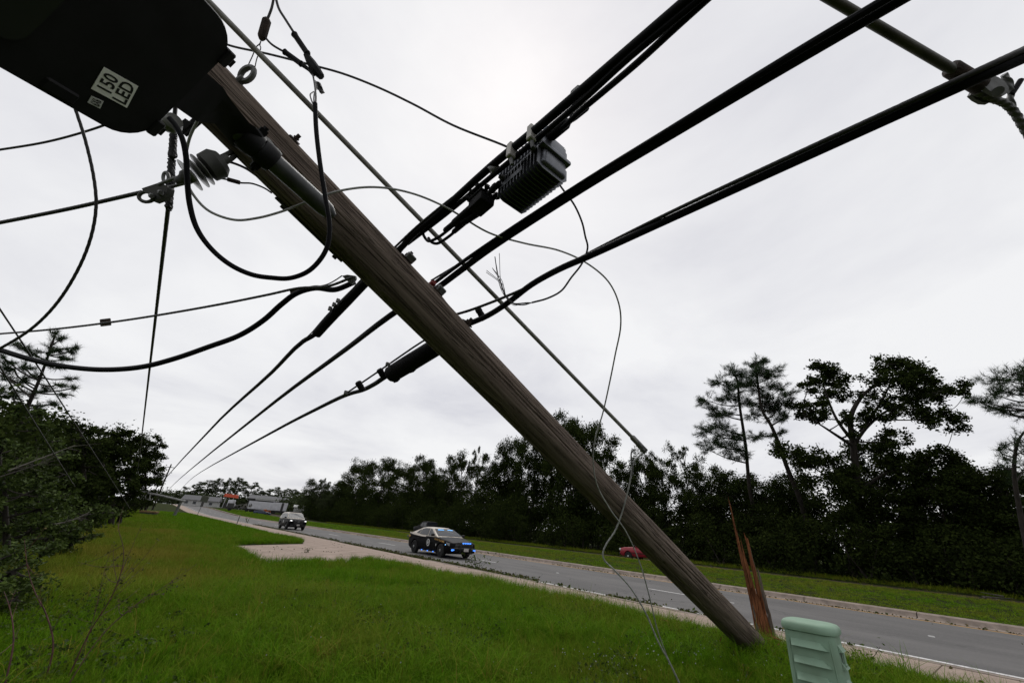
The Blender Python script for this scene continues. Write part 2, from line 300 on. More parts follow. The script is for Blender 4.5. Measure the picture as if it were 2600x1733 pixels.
# ------------------------------------------------------------------ the broken utility pole
def wood_mat(name, light, mid, dark, crack_w, zs, fine):
    m = pbr(name, light, mid, scale=fine, rough=0.92, stretch=(1, 1, zs), detail=8, lo=0.32, hi=0.66, spec=0.05); t = m.node_tree; b = t.nodes['Principled BSDF']; n, k = t.nodes.new, t.links.new
    base = b.inputs['Base Color'].links[0].from_socket; tc = n('ShaderNodeTexCoord'); mp = n('ShaderNodeMapping'); mp.inputs['Scale'].default_value = (1, 1, zs * 0.28); k(tc.outputs['Object'], mp.inputs['Vector'])
    hs = []
    for sc, w in ((26.0, crack_w), (62.0, crack_w * 0.8)):      # thin dark drying checks: narrow bands of a stretched noise
        no = n('ShaderNodeTexNoise'); no.inputs['Scale'].default_value = sc; no.inputs['Detail'].default_value = 3; no.inputs['Distortion'].default_value = 0.15; k(mp.outputs[0], no.inputs['Vector'])
        a = n('ShaderNodeMath'); a.operation = 'SUBTRACT'; a.inputs[1].default_value = 0.5; k(no.outputs['Fac'], a.inputs[0]); c = n('ShaderNodeMath'); c.operation = 'ABSOLUTE'; k(a.outputs[0], c.inputs[0])
        r = n('ShaderNodeMapRange'); r.inputs['From Min'].default_value = 0.0; r.inputs['From Max'].default_value = w; r.inputs['To Min'].default_value = 1.0; r.inputs['To Max'].default_value = 0.0; k(c.outputs[0], r.inputs['Value']); hs.append(r.outputs[0])
    mxm = n('ShaderNodeMath'); mxm.operation = 'MAXIMUM'; k(hs[0], mxm.inputs[0]); k(hs[1], mxm.inputs[1]); mr = n('ShaderNodeMixRGB'); sc8 = n('ShaderNodeMath'); sc8.operation = 'MULTIPLY'; sc8.inputs[1].default_value = 0.72; k(mxm.outputs[0], sc8.inputs[0]); k(sc8.outputs[0], mr.inputs[0]); k(base, mr.inputs[1]); mr.inputs[2].default_value = (*dark, 1); k(mr.outputs[0], b.inputs['Base Color'])
    inv = n('ShaderNodeMath'); inv.operation = 'SUBTRACT'; inv.inputs[0].default_value = 1.0; k(mxm.outputs[0], inv.inputs[1]); bp = n('ShaderNodeBump'); bp.inputs['Strength'].default_value = 0.9; bp.inputs['Distance'].default_value = 0.006; k(inv.outputs[0], bp.inputs['Height']); k(bp.outputs[0], b.inputs['Normal']); return m
M['pole_wood'] = wood_mat('weathered_pole_wood', (0.178, 0.142, 0.117), (0.098, 0.076, 0.062), (0.020, 0.015, 0.012), 0.018, 0.06, 44)
M['split_wood'] = wood_mat('fresh_split_wood', (0.27, 0.108, 0.050), (0.13, 0.050, 0.025), (0.024, 0.011, 0.008), 0.035, 0.09, 26)
P0 = at(1932, 1656, 5.65); PT = at(540, 240, 1.8); PAX = unit(PT - P0); PLEN = float(np.linalg.norm(PT - P0))
def pole_r(z): return 0.166 - 0.0049 * np.asarray(z)
pole = thing('utility_pole', 'weathered wooden utility pole snapped at its foot and leaning across the view', 'utility pole', P0)
def pole_mesh():
    rs = np.random.RandomState(11); L = PLEN + 0.75; m, n = 400, 240; z = np.linspace(-0.12, L, m); th = np.linspace(0, 2 * np.pi, n, endpoint=False)
    Z, T = np.meshgrid(z, th, indexing='ij'); r = pole_r(Z) + 0.004 * np.sin(2 * T + 0.6 * Z) + 0.003 * np.sin(3 * T - 0.9 * Z + 1) + 0.002 * np.sin(7 * T + 2.2 * Z)
    for _ in range(120):                                   # drying checks that run along the grain
        t0, z0, ln = rs.uniform(0, 2 * np.pi), rs.uniform(-0.5, L), rs.uniform(0.5, 2.6); w, d = rs.uniform(0.022, 0.040), rs.uniform(0.003, 0.010)
        tc_ = t0 + 0.05 * np.sin(Z * rs.uniform(0.8, 2.2) + rs.uniform(0, 6)) + 0.03 * (Z - z0); dt = (T - tc_ + np.pi) % (2 * np.pi) - np.pi
        r -= d * np.exp(-(dt / w) ** 2) * np.clip(1 - ((Z - z0) / (ln / 2)) ** 2, 0, 1)
    for _ in range(16):                                    # knots
        t0, z0 = rs.uniform(0, 2 * np.pi), rs.uniform(0, L); dt = (T - t0 + np.pi) % (2 * np.pi) - np.pi; q = (dt / 0.20) ** 2 + ((Z - z0) / 0.06) ** 2
        r += 0.010 * np.exp(-q) - 0.012 * np.exp(-q * 9)
    r *= 1 - 0.35 * smooth01(0.10, -0.12, Z) * (0.5 + 0.5 * np.sin(9 * T + 3 * np.sin(4 * T)))   # torn foot
    tt = T; X, Y = r * np.cos(tt), r * np.sin(tt); V = np.stack([X, Y, Z], -1).reshape(-1, 3)
    idx = np.arange(m * n).reshape(m, n); F = np.stack([idx[:-1], np.roll(idx[:-1], -1, 1), np.roll(idx[1:], -1, 1), idx[1:]], -1).reshape(-1, 4)
    return npmesh('shaft', V, F, smooth=True)
shaft = link('shaft', pole_mesh(), M['pole_wood'], pole)
shaft.rotation_mode = 'QUATERNION'; shaft.rotation_quaternion = Vector(PAX).to_track_quat('Z', 'Y')
mbc = MB().lathe((0, 0, PLEN + 0.7), (0, 0, PLEN + 0.76), [(0, 0.12), (1, 0.118)], 24); cap = mbc.build('pole_top', M['pole_wood'], pole)
cap.rotation_mode = 'QUATERNION'; cap.rotation_quaternion = shaft.rotation_quaternion
def pole_pt(z, px, py):                                    # a point on the pole's skin at length z, on the side of photo point px, py
    c = P0 + PAX * z; ray = unit(at(px, py, 1.0) - np.array((0, 0, EYE))); q = np.array((0, 0, EYE)) + ray * ((c - np.array((0, 0, EYE))) @ ray)
    return c + unit((q - c) - PAX * ((q - c) @ PAX)) * float(pole_r(z)), unit((q - c) - PAX * ((q - c) @ PAX))
def pole_z(px):                                            # length along the pole seen at photo column px
    best = min(np.linspace(0, PLEN + .5, 600), key=lambda s: abs(((P0 + PAX * s - np.array((0, 0, EYE))) @ AXP) / ((P0 + PAX * s - np.array((0, 0, EYE))) @ AZP) * FPX + CX - px)); return best
AXP = np.array((AX[0], AY[0], AZ[0])); AZP = np.array((AX[2], AY[2], AZ[2])); EYEV = np.array((0, 0, EYE))
for px, py, cx_, s in ((1012, 608, 985, 1.0), (1097, 705, 1068, 1.0), (1176, 790, 1150, 0.9), (728, 318, 700, 0.7)):
    b_, n_ = pole_pt(pole_z(cx_), px, py); k_ = MB()
    k_.lathe(b_ - n_ * 0.02, b_ + n_ * 0.055 * s, [(0, 0.010), (1, 0.010)], 8).lathe(b_ + n_ * 0.012, b_ + n_ * 0.030 * s, [(0, 0.021 * s), (1, 0.021 * s)], 6).box(b_ + n_ * 0.004, (0.07 * s, 0.07 * s, 0.008), (PAX, np.cross(n_, PAX), n_))
    k_.build('through_bolt', M['rust'], pole, origin=P0)
for cx_, px, py in ((1012, 1030, 590), (1088, 1105, 690)):  # three-bolt strand clamps
    b_, n_ = pole_pt(pole_z(cx_ - 18), px, py); k_ = MB().rbox(b_ + n_ * 0.022, (0.06, 0.035, 0.05), 0.006, 1, (PAX, np.cross(n_, PAX), n_)); k_.build('strand_clamp', M['galv'], pole, origin=P0)
# eye bolt near the top
b_, n_ = pole_pt(pole_z(552), 620, 120); w_ = unit(np.cross(n_, dirw(0, 0, 1))); k_ = MB().lathe(b_ - n_ * .02, b_ + n_ * 0.03, [(0, 0.016), (0.6, 0.018), (1, 0.014)], 10)
loop = [b_ + n_ * (0.052 + 0.038 * math.cos(a)) + w_ * (0.024 * math.sin(a)) for a in np.linspace(0, 2 * np.pi, 19)]
k_.tube(loop, 0.0125, 8, caps=False).build('eye_bolt', M['galv'], pole, origin=P0); EYEB = b_ + n_ * 0.08

# splintered stub still standing in the ground
stub_b = at(1948, 1634, 6.0); stub_b[2] = 0.30
stub = thing('pole_stump', 'reddish splintered pole stump standing upright beside the fallen pole foot', 'pole stump', stub_b)
def splinter(base, top, w, t, seed, mname='split_wood', blunt=0.05):
    rs = np.random.RandomState(seed); m = 16; n = 10; th = np.linspace(0, 2 * np.pi, n, endpoint=False); ph = rs.uniform(0.6, 1.25, n); V = []; base = np.array(base, float); top = np.array(top, float); j_ = rs.uniform(-0.04, 0.04, n); ro = rs.uniform(0, 6.28)
    for i in range(m):
        s = i / (m - 1); p = base + (top - base) * s + np.r_[rs.normal(0, 0.0035, 2), 0]; k = (1 - s ** 1.7) * (1 - blunt) + blunt
        V += [p + np.array((math.cos(a + ro) * w * k * ph[q], math.sin(a + ro) * t * k * ph[q], j_[q] * s * 1.6 + rs.uniform(-.008, .008))) for q, a in enumerate(th)]
    F = [(i * n + j, i * n + (j + 1) % n, (i + 1) * n + (j + 1) % n, (i + 1) * n + j) for i in range(m - 1) for j in range(n)] + [tuple(range(n - 1, -1, -1)), tuple(range((m - 1) * n, m * n))]
    return MB().add(V, F).build('splinter', M[mname], stub, smooth=25)
SX = np.array((AX[0], AY[0], 0)); SX = SX / np.linalg.norm(SX); SY = np.array((-SX[1], SX[0], 0))       # sideways and away as the camera sees it
def sp_(a, d, b): return SX * a + SY * d + np.array((0, 0, b))
rs = np.random.RandomState(6)
# (foot offset sideways, tip offset sideways, tip height, half width, blunt tip)
for i, (a, b, h, w, bl, mn) in enumerate(((-0.055, -0.235, 2.06, 0.050, .03, 'split_wood'), (-0.085, -0.205, 1.62, 0.038, .05, 'split_wood'), (-0.045, -0.185, 1.40, 0.042, .1, 'split_wood'), (-0.11, -0.185, 1.18, 0.034, .1, 'split_wood'), (0.0, -0.12, 1.02, 0.042, .15, 'split_wood'), (-0.03, -0.15, 1.22, 0.035, .1, 'split_wood'),
        (0.075, -0.055, 1.44, 0.040, .45, 'split_wood'), (0.055, -0.07, 1.50, 0.018, .1, 'split_wood'), (0.10, -0.025, 1.36, 0.036, .5, 'split_wood'), (0.125, -0.01, 1.34, 0.022, .5, 'pole_wood'), (0.135, 0.02, 0.98, 0.026, .4, 'pole_wood'), (0.03, -0.085, 0.86, 0.045, .2, 'split_wood'), (0.09, 0.0, 0.80, 0.05, .3, 'split_wood'), (-0.07, -0.14, 0.72, 0.05, .2, 'split_wood'), (0.02, -0.05, 0.62, 0.07, .3, 'split_wood'), (0.06, -0.02, 0.56, 0.06, .3, 'split_wood'), (-0.12, -0.15, 0.50, 0.03, .2, 'pole_wood'), (0.0, -0.02, 0.40, 0.11, .5, 'split_wood'), (0.11, 0.07, 0.48, 0.045, .4, 'pole_wood'))):
    d = rs.uniform(-0.07, 0.05); splinter(sp_(a * 0.8 + 0.01, d, -0.2), sp_(b * 0.95, d, h), w * 0.70, w * rs.uniform(0.8, 1.3), 20 + i, mn, bl)

# ------------------------------------------------------------------ street light hanging over the camera
LZ = 1.15; LO = at(483, 238, LZ); eL = dirw(-0.085, -0.086, -1.0); eW = dirw(275, -275, 0); eW = unit(eW - eL * (eW @ eL)); eN = unit(np.cross(eL, eW))
if eN @ (EYEV - LO) < 0: eN = -eN
LW = 0.43; LL = 0.74
def face_pt(px, py, lift=0.0):
    ray = at(px, py, 1.0) - EYEV; t = ((LO - EYEV) @ eN) / (ray @ eN); return EYEV + ray * t + eN * lift
lamp = thing('street_light', 'big black street light head marked 150 LED hanging overhead on its bracket', 'street light', LO)
M['lamp_black'] = pbr('lamp_housing_paint', (0.010, 0.010, 0.011), (0.006, 0.006, 0.006), scale=12, rough=0.6, spec=0.2)
def rrect(w, l0, l1, rad, n=7):
    o = []
    for cx_, cl, a0 in ((w / 2 - rad, l0 + rad, -90), (w / 2 - rad, l1 - rad, 0), (-w / 2 + rad, l1 - rad, 90), (-w / 2 + rad, l0 + rad, 180)):
        o += [(cx_ + rad * math.cos(R(a0 + 90 * i / n)), cl + rad * math.sin(R(a0 + 90 * i / n))) for i in range(n + 1)]
    return o
V = []; F = []; rings = [(0.985, 0.0, 0.0), (1.0, 0.012, -0.006), (1.0, 0.05, -0.006), (0.9, 0.10, 0.02), (0.55, 0.135, 0.09)]
for sc, dn, dl in rings: V += [LO + eW * w * sc + eL * (LL / 2 + (l - LL / 2) * (sc if sc > .5 else .5) + 0 * dl) - eN * dn for w, l in rrect(LW, 0.0, LL, 0.085)]
nn = len(rrect(LW, 0, LL, 0.085)); F = [(i * nn + j, i * nn + (j + 1) % nn, (i + 1) * nn + (j + 1) % nn, (i + 1) * nn + j) for i in range(len(rings) - 1) for j in range(nn)] + [tuple(range(nn)), tuple(range((len(rings) - 1) * nn, len(rings) * nn))]
MB().add(V, F).build('housing', M['lamp_black'], lamp, origin=LO, smooth=40)
M['lens'] = pbr('dark_lamp_lens', (0.02, 0.02, 0.022), rough=0.15)
MB().prism([LO + eW * w + eL * (l + 0.30) + eN * 0.001 for w, l in rrect(LW * 0.72, 0, 0.36, 0.04)], eN * 0.006).build('lens', M['lens'], lamp, origin=LO)
M['sticker'] = pbr('sticker_white', (0.80, 0.80, 0.76), (0.70, 0.70, 0.66), scale=15, rough=0.5)
M['sticker_grey'] = pbr('sticker_grey', (0.60, 0.62, 0.60), (0.5, 0.5, 0.5), scale=15, rough=0.5)
M['ink'] = pbr('black_ink', (0.012, 0.012, 0.012), rough=0.6)
for nm, cs, tx, mm in (('rating_label', ((321, 273), (350, 218), (230, 224), (263, 169)), '150\nLED', 'sticker'), ('small_sticker', ((253, 275), (262, 256), (221, 259), (231, 242)), '6X6', 'sticker_grey')):
    q = [face_pt(x, y, 0.0012) for x, y in cs]; s_ = MB().prism([q[0], q[1], q[3], q[2]], eN * 0.0012).build(nm, M[mm], lamp, origin=LO)
    text_on_quad('lettering', tx, q, M['ink'], s_, eN * 0.0018, 0.07 if nm == 'rating_label' else 0.12, origin=LO)
for px, py in ((577, 150), (397, 326)):                     # latches on the short edge
    ray = at(px, py, LZ); MB().rbox(ray - eN * 0.01, (0.05, 0.025, 0.03), 0.004, 1, (eW, eL, eN)).box(ray - eL * 0.014 - eN * 0.01, (0.024, 0.02, 0.016), (eW, eL, eN)).build('latch', M['lamp_black'], lamp, origin=LO)
hp = face_pt(152, 232); MB().rbox(hp - eN * 0.015, (0.035, 0.07, 0.04), 0.006, 1, (eW, eL, eN)).build('hinge', M['lamp_black'], lamp, origin=LO)
A0 = at(846, 548, 1.89); A1 = at(640, 362, 1.60); aX = unit(A1 - A0); aN = unit(EYEV - A1 - aX * ((EYEV - A1) @ aX)); aS = np.cross(aX, aN)
nk = MB(); p_in = LO + eL * 0.03 - eN * 0.05; nk.prism([at(432, 262, 1.2), at(505, 168, 1.2), at(527, 202, 1.26), at(600, 290, 1.45), at(648, 322, 1.55), at(672, 356, 1.6), at(642, 396, 1.62), at(590, 368, 1.58), at(556, 326, 1.5), at(514, 278, 1.4)], dirw(0, 0, 1) * 0.10)
nk.build('slip_fitter', M['lamp_black'], lamp, origin=LO)
cl = MB()
for s in (-0.04, 0.03): cl.lathe(A1 - aX * (s + 0.0), A1 - aX * (s + 0.065), [(0, 0.05), (0.2, 0.054), (0.8, 0.054), (1, 0.05)], 18)
cl.build('pipe_clamp', M['lamp_black'], lamp, origin=LO)
for s, d in ((0.0, 1), (0.06, -1)): MB().box(A1 - aX * s + aS * 0.058 * d, (0.03, 0.03, 0.03), (aX, aN, aS)).lathe(A1 - aX * s + aS * 0.06 * d, A1 - aX * s + aS * 0.085 * d, [(0, 0.011), (1, 0.011)], 6).build('clamp_bolt', M['black_plastic'], lamp, origin=LO)
M['arm_steel'] = pbr('painted_arm_steel', (0.075, 0.077, 0.078), (0.05, 0.052, 0.052), scale=14, rough=0.45, metal=0.5)
MB().lathe(A0, A1 + aX * 0.12, [(0, 0.018), (0.06, 0.036), (0.12, 0.040), (1, 0.040)], 24).build('arm_pipe', M['arm_steel'], lamp, origin=LO)
pb, pn = pole_pt(pole_z(838), 838, 560); MB().rbox(pb + pn * 0.006 + PAX * 0.0, (0.42, 0.085, 0.012), 0.003, 1, (PAX, np.cross(pn, PAX), pn)).build('mounting_plate', M['arm_steel'], lamp, origin=LO)
for s in (-0.17, 0.16): MB().lathe(pb + PAX * s + pn * 0.01, pb + PAX * s + pn * 0.026, [(0, 0.014), (1, 0.014)], 6).build('plate_bolt', M['rust'], lamp, origin=LO)

# ------------------------------------------------------------------ wires: photo points with a depth each; None lets the depth run evenly between neighbours
M['guy_steel'] = pbr('pale_guy_steel', (0.34, 0.34, 0.33), (0.22, 0.22, 0.215), scale=25, rough=0.6, metal=0.2)
def wpath(pts):
    pts = [list(p) for p in pts]; xy = np.array([p[:2] for p in pts], float); s = np.r_[0, np.cumsum(np.linalg.norm(np.diff(xy, axis=0), axis=1))]
    kn = [i for i, p in enumerate(pts) if len(p) > 2]; inv = np.interp(s, s[kn], [1.0 / pts[i][2] for i in kn]); return [at(x, y, 1.0 / d) for (x, y), d in zip(xy, inv)]
def wire(name, label, cat, pts, r, m='black_cable', n=8, steps=8, lobes=0, twist=0, group=None, parent=None, origin=None, amp=0.06):
    P = wpath(pts); C_ = spline(P, steps) if steps > 1 else np.array(P)
    if lobes:                                             # resample so the lay of the strands shows
        d = np.r_[0, np.cumsum(np.linalg.norm(np.diff(C_, axis=0), axis=1))]; k = int(min(900, max(60, d[-1] / 0.012))); s = np.linspace(0, d[-1], k); C_ = np.stack([np.interp(s, d, C_[:, i]) for i in range(3)], 1); n = 18
    b = MB().tube(C_, r, n, lobes, twist, amp)
    if parent is not None: return b.build(name, M[m], parent, origin=origin)
    return tag(b.build(name, M[m], None, origin=P[0]), label, cat, group)
G1 = 'loose service wires'
wire('service_wire', 'thin dark wire entering at the left edge and ending behind the street light', 'wire', [(-60, 388, 2.4), (0, 380), (110, 362), (190, 342), (275, 314), (420, 250, 2.2)], 0.0065, 'strand', group=G1)
wire('service_wire', 'twisted wire curving down from the street light to the left edge above the pine', 'wire', [(176, 215, 1.7), (187, 262), (215, 350), (238, 450), (244, 520), (234, 590), (205, 670), (150, 762), (85, 830), (0, 884), (-70, 915, 1.9)], 0.0060, 'strand', lobes=3, twist=60, group=G1, amp=0.08)
wire('conductor', 'straight stranded conductor running from the left edge to the dead end clamp', 'wire', [(-80, 580, 2.0), (0, 565), (180, 529), (360, 488, 1.74)], 0.0085, 'strand', lobes=5, twist=50, group=G1)
wire('guy_wire', 'taut stranded guy wire dropping steeply from the insulator into the left trees', 'guy wire', [(446, 262, 1.86), (440, 340), (434, 420), (428, 520, 1.80), (347, 1205, 22.0)], 0.0085, 'strand', lobes=5, twist=55, steps=2)
gw = MB(); 
for a_, b__ in (((443, 300), (437, 400)), ((436, 405), (432, 470)), ((432, 470), (428, 528))): gw.tube(spline(wpath([(*a_, 1.83), (*b__, 1.80)]), 26), 0.0135, 18, 4, 70, 0.22)
gw.tube(spline(wpath([(431, 378, 1.82), (428, 392), (434, 402), (448, 398), (446, 385, 1.82)]), 6), 0.004, 6).tube(spline(wpath([(436, 430, 1.8), (444, 452), (440, 475), (424, 520), (434, 535, 1.8)]), 6), 0.0045, 6)
tag(gw.build('wire_grip', M['strand'], None, origin=at(437, 400, 1.82)), 'knotted preformed grip wound round the guy wire beside the insulator', 'wire grip')
wire('drop_cable', 'thick black cable hanging in a deep loop in front of the pole', 'cable', [(800, 262, 1.62), (803, 330), (812, 410), (826, 500), (837, 575), (831, 625), (812, 660), (780, 690), (735, 706), (690, 705), (640, 697), (585, 672), (535, 630), (500, 580), (482, 520), (475, 450), (472, 395), (462, 350), (445, 318), (430, 300, 1.45)], 0.0092, group=None, steps=10, n=12)
wire('drop_wire', 'thin wire looping from the insulator over the pole and down to the grass', 'wire', [(520, 275, 1.5), (500, 310), (480, 355), (470, 420), (474, 460, 1.62), (492, 496), (530, 535), (595, 558), (650, 554), (715, 537), (770, 516, 1.84), (860, 485, 1.86), (950, 475), (1040, 489), (1130, 525), (1240, 590), (1330, 617), (1420, 636), (1490, 668), (1545, 715), (1571, 770), (1576, 825), (1562, 900), (1548, 970), (1530, 1050, 3.0), (1512, 1110), (1506, 1170), (1516, 1230), (1548, 1290), (1590, 1350), (1625, 1430), (1648, 1510), (1670, 1600), (1700, 1680), (1735, 1760, 3.9)], 0.0052, 'guy_steel', steps=7)
wire('strand_wire', 'thin messenger strand running left from the pole with a square tag on it', 'wire', [(-70, 852, 3.4), (0, 847), (130, 836), (265, 820), (400, 800), (565, 771), (680, 748), (760, 731), (830, 727), (895, 704, 2.25)], 0.0075, 'strand', lobes=4, twist=40, group=G1)
tg = MB().rbox(at(268, 818, 3.0), (0.08, 0.055, 0.012), 0.004, 1, (dirw(1, -0.12, 0), dirw(0.12, 1, 0), dirw(0, 0, 1))); tag(tg.build('cable_tag', M['rust'], None, origin=at(268, 818, 3.0)), 'small square brown tag clipped to the thin strand at left', 'cable tag')
wire('service_cable', 'thick black service cable sagging from the pole to the left edge over the pine', 'cable', [(-60, 868, 2.7), (0, 888), (90, 915), (180, 932), (270, 938), (360, 931), (440, 911), (530, 880), (610, 850), (670, 812), (715, 772), (752, 745), (800, 731), (850, 735), (900, 716, 2.4)], 0.0165, steps=8, n=12)
cb_ = MB().rbox(at(751, 741, 2.5), (0.05, 0.03, 0.05), 0.004, 1, (dirw(1, -0.2, 0), dirw(0.2, 1, 0), dirw(0, 0, 1))); tag(cb_.build('cable_clip', M['rust'], None, origin=at(751, 741, 2.5)), 'small metal clip joining the sagging black cable to its strand', 'cable clip')
hk = MB().prism([at(868, 700, 2.3), at(882, 697, 2.3), at(902, 700, 2.3), at(903, 708, 2.3), at(893, 722, 2.3), at(880, 712, 2.3)], dirw(0, 0, 1) * 0.02).tube(spline(wpath([(868, 700, 2.3), (850, 712), (830, 722), (790, 730, 2.4)]), 5), 0.004, 6); tag(hk.build('strand_hook', M['galv'], None, origin=at(890, 705, 2.3)), 'grey hook plate at the pole holding the thin left strand', 'hook')
# top bundle with the amplifier
B1 = 'telecom cables strung past the pole'
wire('trunk_cable', 'upper thick black cable with the finned amplifier hung beneath it', 'cable', [(985, 650, 2.52), (1015, 632, 2.46), (1050, 594), (1110, 545), (1245, 424, 1.92), (1352, 336), (1467, 238), (1730, 14), (2050, -255, 1.02)], 0.0185, group=B1, steps=4, n=12)
wire('trunk_cable', 'second black cable lashed just under the upper amplifier cable', 'cable', [(1035, 618, 2.46), (1130, 545), (1260, 438, 1.90), (1372, 346), (1478, 256), (1600, 144), (1740, 28), (2060, -240, 1.02)], 0.0125, group=B1, steps=4, n=10)
wire('trunk_cable', 'black cable entering the right end of the amplifier from above', 'cable', [(1392, 352, 1.80), (1435, 318), (1470, 285), (1520, 243), (1620, 158), (1735, 52), (2070, -250, 1.0)], 0.0125, group=B1, steps=4, n=10)
wire('messenger_strand', 'thin steel strand above the amplifier cable next to the pole', 'wire', [(1002, 628, 2.45), (1055, 578), (1120, 524), (1200, 462, 2.0), (1255, 412), (1345, 336, 1.74)], 0.0065, 'strand', lobes=4, twist=40, steps=4)
wire('trunk_cable', 'looped jumper cable feeding the small splitter box from the pole side', 'cable', [(1005, 655, 2.5), (1035, 615), (1060, 590), (1070, 585, 2.36), (1077, 600), (1088, 612), (1110, 604), (1140, 582), (1165, 560), (1200, 528, 2.05)], 0.0085, group=B1, steps=6, n=10)
wire('trunk_cable', 'lower jumper cable below the splitter box joining it to the bundle', 'cable', [(1088, 604, 2.35), (1095, 614), (1110, 618), (1140, 600), (1170, 574), (1215, 540, 2.05)], 0.0085, group=B1, steps=6, n=10)
sl = MB(); sl.lathe(at(1128, 586, 2.2), at(1156, 563, 2.15), [(0, 0.010), (0.1, 0.014), (1, 0.014)], 12); sl.lathe(at(1150, 570, 2.15), at(1198, 527, 2.05), [(0, 0.017), (0.1, 0.021), (1, 0.020)], 12)
sl.lathe(at(1150, 590, 2.2), at(1180, 565, 2.12), [(0, 0.010), (0.1, 0.014), (1, 0.014)], 12); sl.lathe(at(1172, 566, 2.12), at(1212, 541, 2.06), [(0, 0.017), (0.1, 0.021), (1, 0.020)], 12)
tag(sl.build('cable_sleeve', M['black_plastic'], None, origin=at(1160, 565, 2.1)), 'pair of black connector sleeves on the splitter box jumpers', 'cable sleeve')
# splitter box
SPO = at(1222, 516, 2.0); stp = thing('splitter_box', 'small black splitter box hanging left of the finned amplifier', 'splitter box', SPO)
sb = MB().rbox((0, 0, 0), (0.085, 0.115, 0.062), 0.008, 2).rbox((0, 0, 0.026), (0.10, 0.125, 0.012), 0.004, 1); sb.build('housing', M['black_plastic'], stp)
for x, y, z in ((-0.045, 0.05, 0.03), (-0.045, -0.03, 0.045), (-0.045, 0.02, 0.045), (0.045, -0.05, 0.03), (0.03, -0.065, 0.02), (-0.02, -0.065, 0.03)): MB().lathe((x * 0.8, y * 0.8, z), (x * 1.35, y * 1.25, z + 0.012), [(0, 0.010), (0.5, 0.010), (0.51, 0.013), (1, 0.013)], 10).build('port_cap', M['black_plastic'], stp)
cp = MB()
for k, (a_, b__) in enumerate((((1240, 492, 1.95), (1262, 470, 1.92)), ((1248, 482, 1.94), (1268, 464, 1.90)))): cp.lathe(at(*a_), at(*b__), [(0, 0.012), (0.3, 0.012), (0.31, 0.017), (0.6, 0.017), (0.61, 0.012), (1, 0.012)], 12)
tag(cp.build('cable_coupling', M['black_plastic'], None, origin=at(1250, 482, 1.94)), 'stubby black coupling between splitter box and amplifier', 'coupling')
# amplifier: a finned cast box, long side along the cables
M['bright_clamp'] = pbr('pale_clamp_metal', (0.42, 0.40, 0.37), (0.28, 0.27, 0.25), scale=20, rough=0.5, metal=0.3)
AMO = at(1352, 442, 1.9); amp = thing('line_amplifier', 'black finned metal amplifier box hanging from the upper cable', 'amplifier', AMO)
M['amp_metal'] = pbr('amplifier_casting', (0.13, 0.137, 0.152), (0.10, 0.105, 0.116), scale=20, rough=0.36, metal=0.75, spec=0.4)
am = MB().rbox((0, 0, 0.05), (0.15, 0.31, 0.10), 0.018, 3).rbox((0, 0, -0.052), (0.15, 0.31, 0.09), 0.018, 3).rbox((0, 0, 0.0), (0.178, 0.335, 0.022), 0.006, 2); am.build('housing', M['amp_metal'], amp)
f0 = None
for i in range(13):
    y = -0.135 + i * 0.0225
    for zz, hh, sgn in ((0.052, 0.112, 1), (-0.056, 0.10, -1)):
        fm = MB().prism([(-0.094, y - 0.002, zz - hh / 2 + 0.01 * (sgn > 0)), (-0.094, y - 0.002, zz + hh / 2 - 0.02 * (sgn > 0)), (-0.06, y - 0.002, zz + hh / 2 + 0.012 * sgn * (sgn > 0)), (0.06, y - 0.002, zz + hh / 2), (0.09, y - 0.002, zz + hh / 2 - 0.02), (0.09, y - 0.002, zz - hh / 2 + 0.02), (0.06, y - 0.002, zz - hh / 2 - (0.012 if sgn < 0 else 0)), (-0.06, y - 0.002, zz - hh / 2 - (0.012 if sgn < 0 else 0))], (0, 0.004, 0))
        fm.build('fin', M['amp_metal'], amp, smooth=0)
for y, x in ((-0.11, -0.09), (0.11, -0.09)): MB().lathe((x, y, -0.01), (x - 0.022, y, -0.012), [(0, 0.016), (0.5, 0.016), (0.51, 0.011), (1, 0.011)], 12).build('closing_bolt', M['galv'], amp)
M['end_cap'] = pbr('blue_grey_plug', (0.34, 0.40, 0.47), rough=0.5)
for y, x in ((0.172, -0.05), (-0.172, -0.05)): MB().lathe((x, y * 0.93, 0.085), (x - 0.028, y * 0.93, 0.085), [(0, 0.019), (1, 0.019)], 14).build('port_plug', M['end_cap'], amp)
for x_, y_, d_ in ((1298, 384, 1.80), (1350, 340, 1.72)):   # pale hanger clamps gripping the cable above
    c_ = at(x_, y_, d_); MB().rbox(c_ - AMO, (0.038, 0.030, 0.085), 0.004, 1).rbox(c_ - AMO + np.array((0.025, 0, 0.0)), (0.05, 0.026, 0.012), 0.003, 1).build('hanger_clamp', M['bright_clamp'], amp); MB().lathe(c_ - AMO + np.array((0.0, 0, -0.035)), c_ - AMO + np.array((0.012, 0.0, -0.075)), [(0, 0.009), (1, 0.009)], 8).build('hanger_bolt', M['galv'], amp)
for y in (0.15, -0.10): MB().box((-0.092, y * 0.3, -0.06), (0.006, 0.16, 0.025)).build('bottom_rib', M['amp_metal'], amp) if y > 0 else None
cs_ = MB().lathe(at(1392, 350, 1.80), at(1442, 308, 1.72), [(0, 0.017), (0.15, 0.026), (0.9, 0.026), (1, 0.019)], 14).lathe(at(1450, 302, 1.70), at(1492, 268, 1.66), [(0, 0.016), (0.2, 0.018), (0.9, 0.018), (1, 0.014)], 14)
tag(cs_.build('cable_boot', M['black_plastic'], None, origin=at(1420, 325, 1.75)), 'black rubber boot on the cable entering the amplifier at right', 'cable boot')
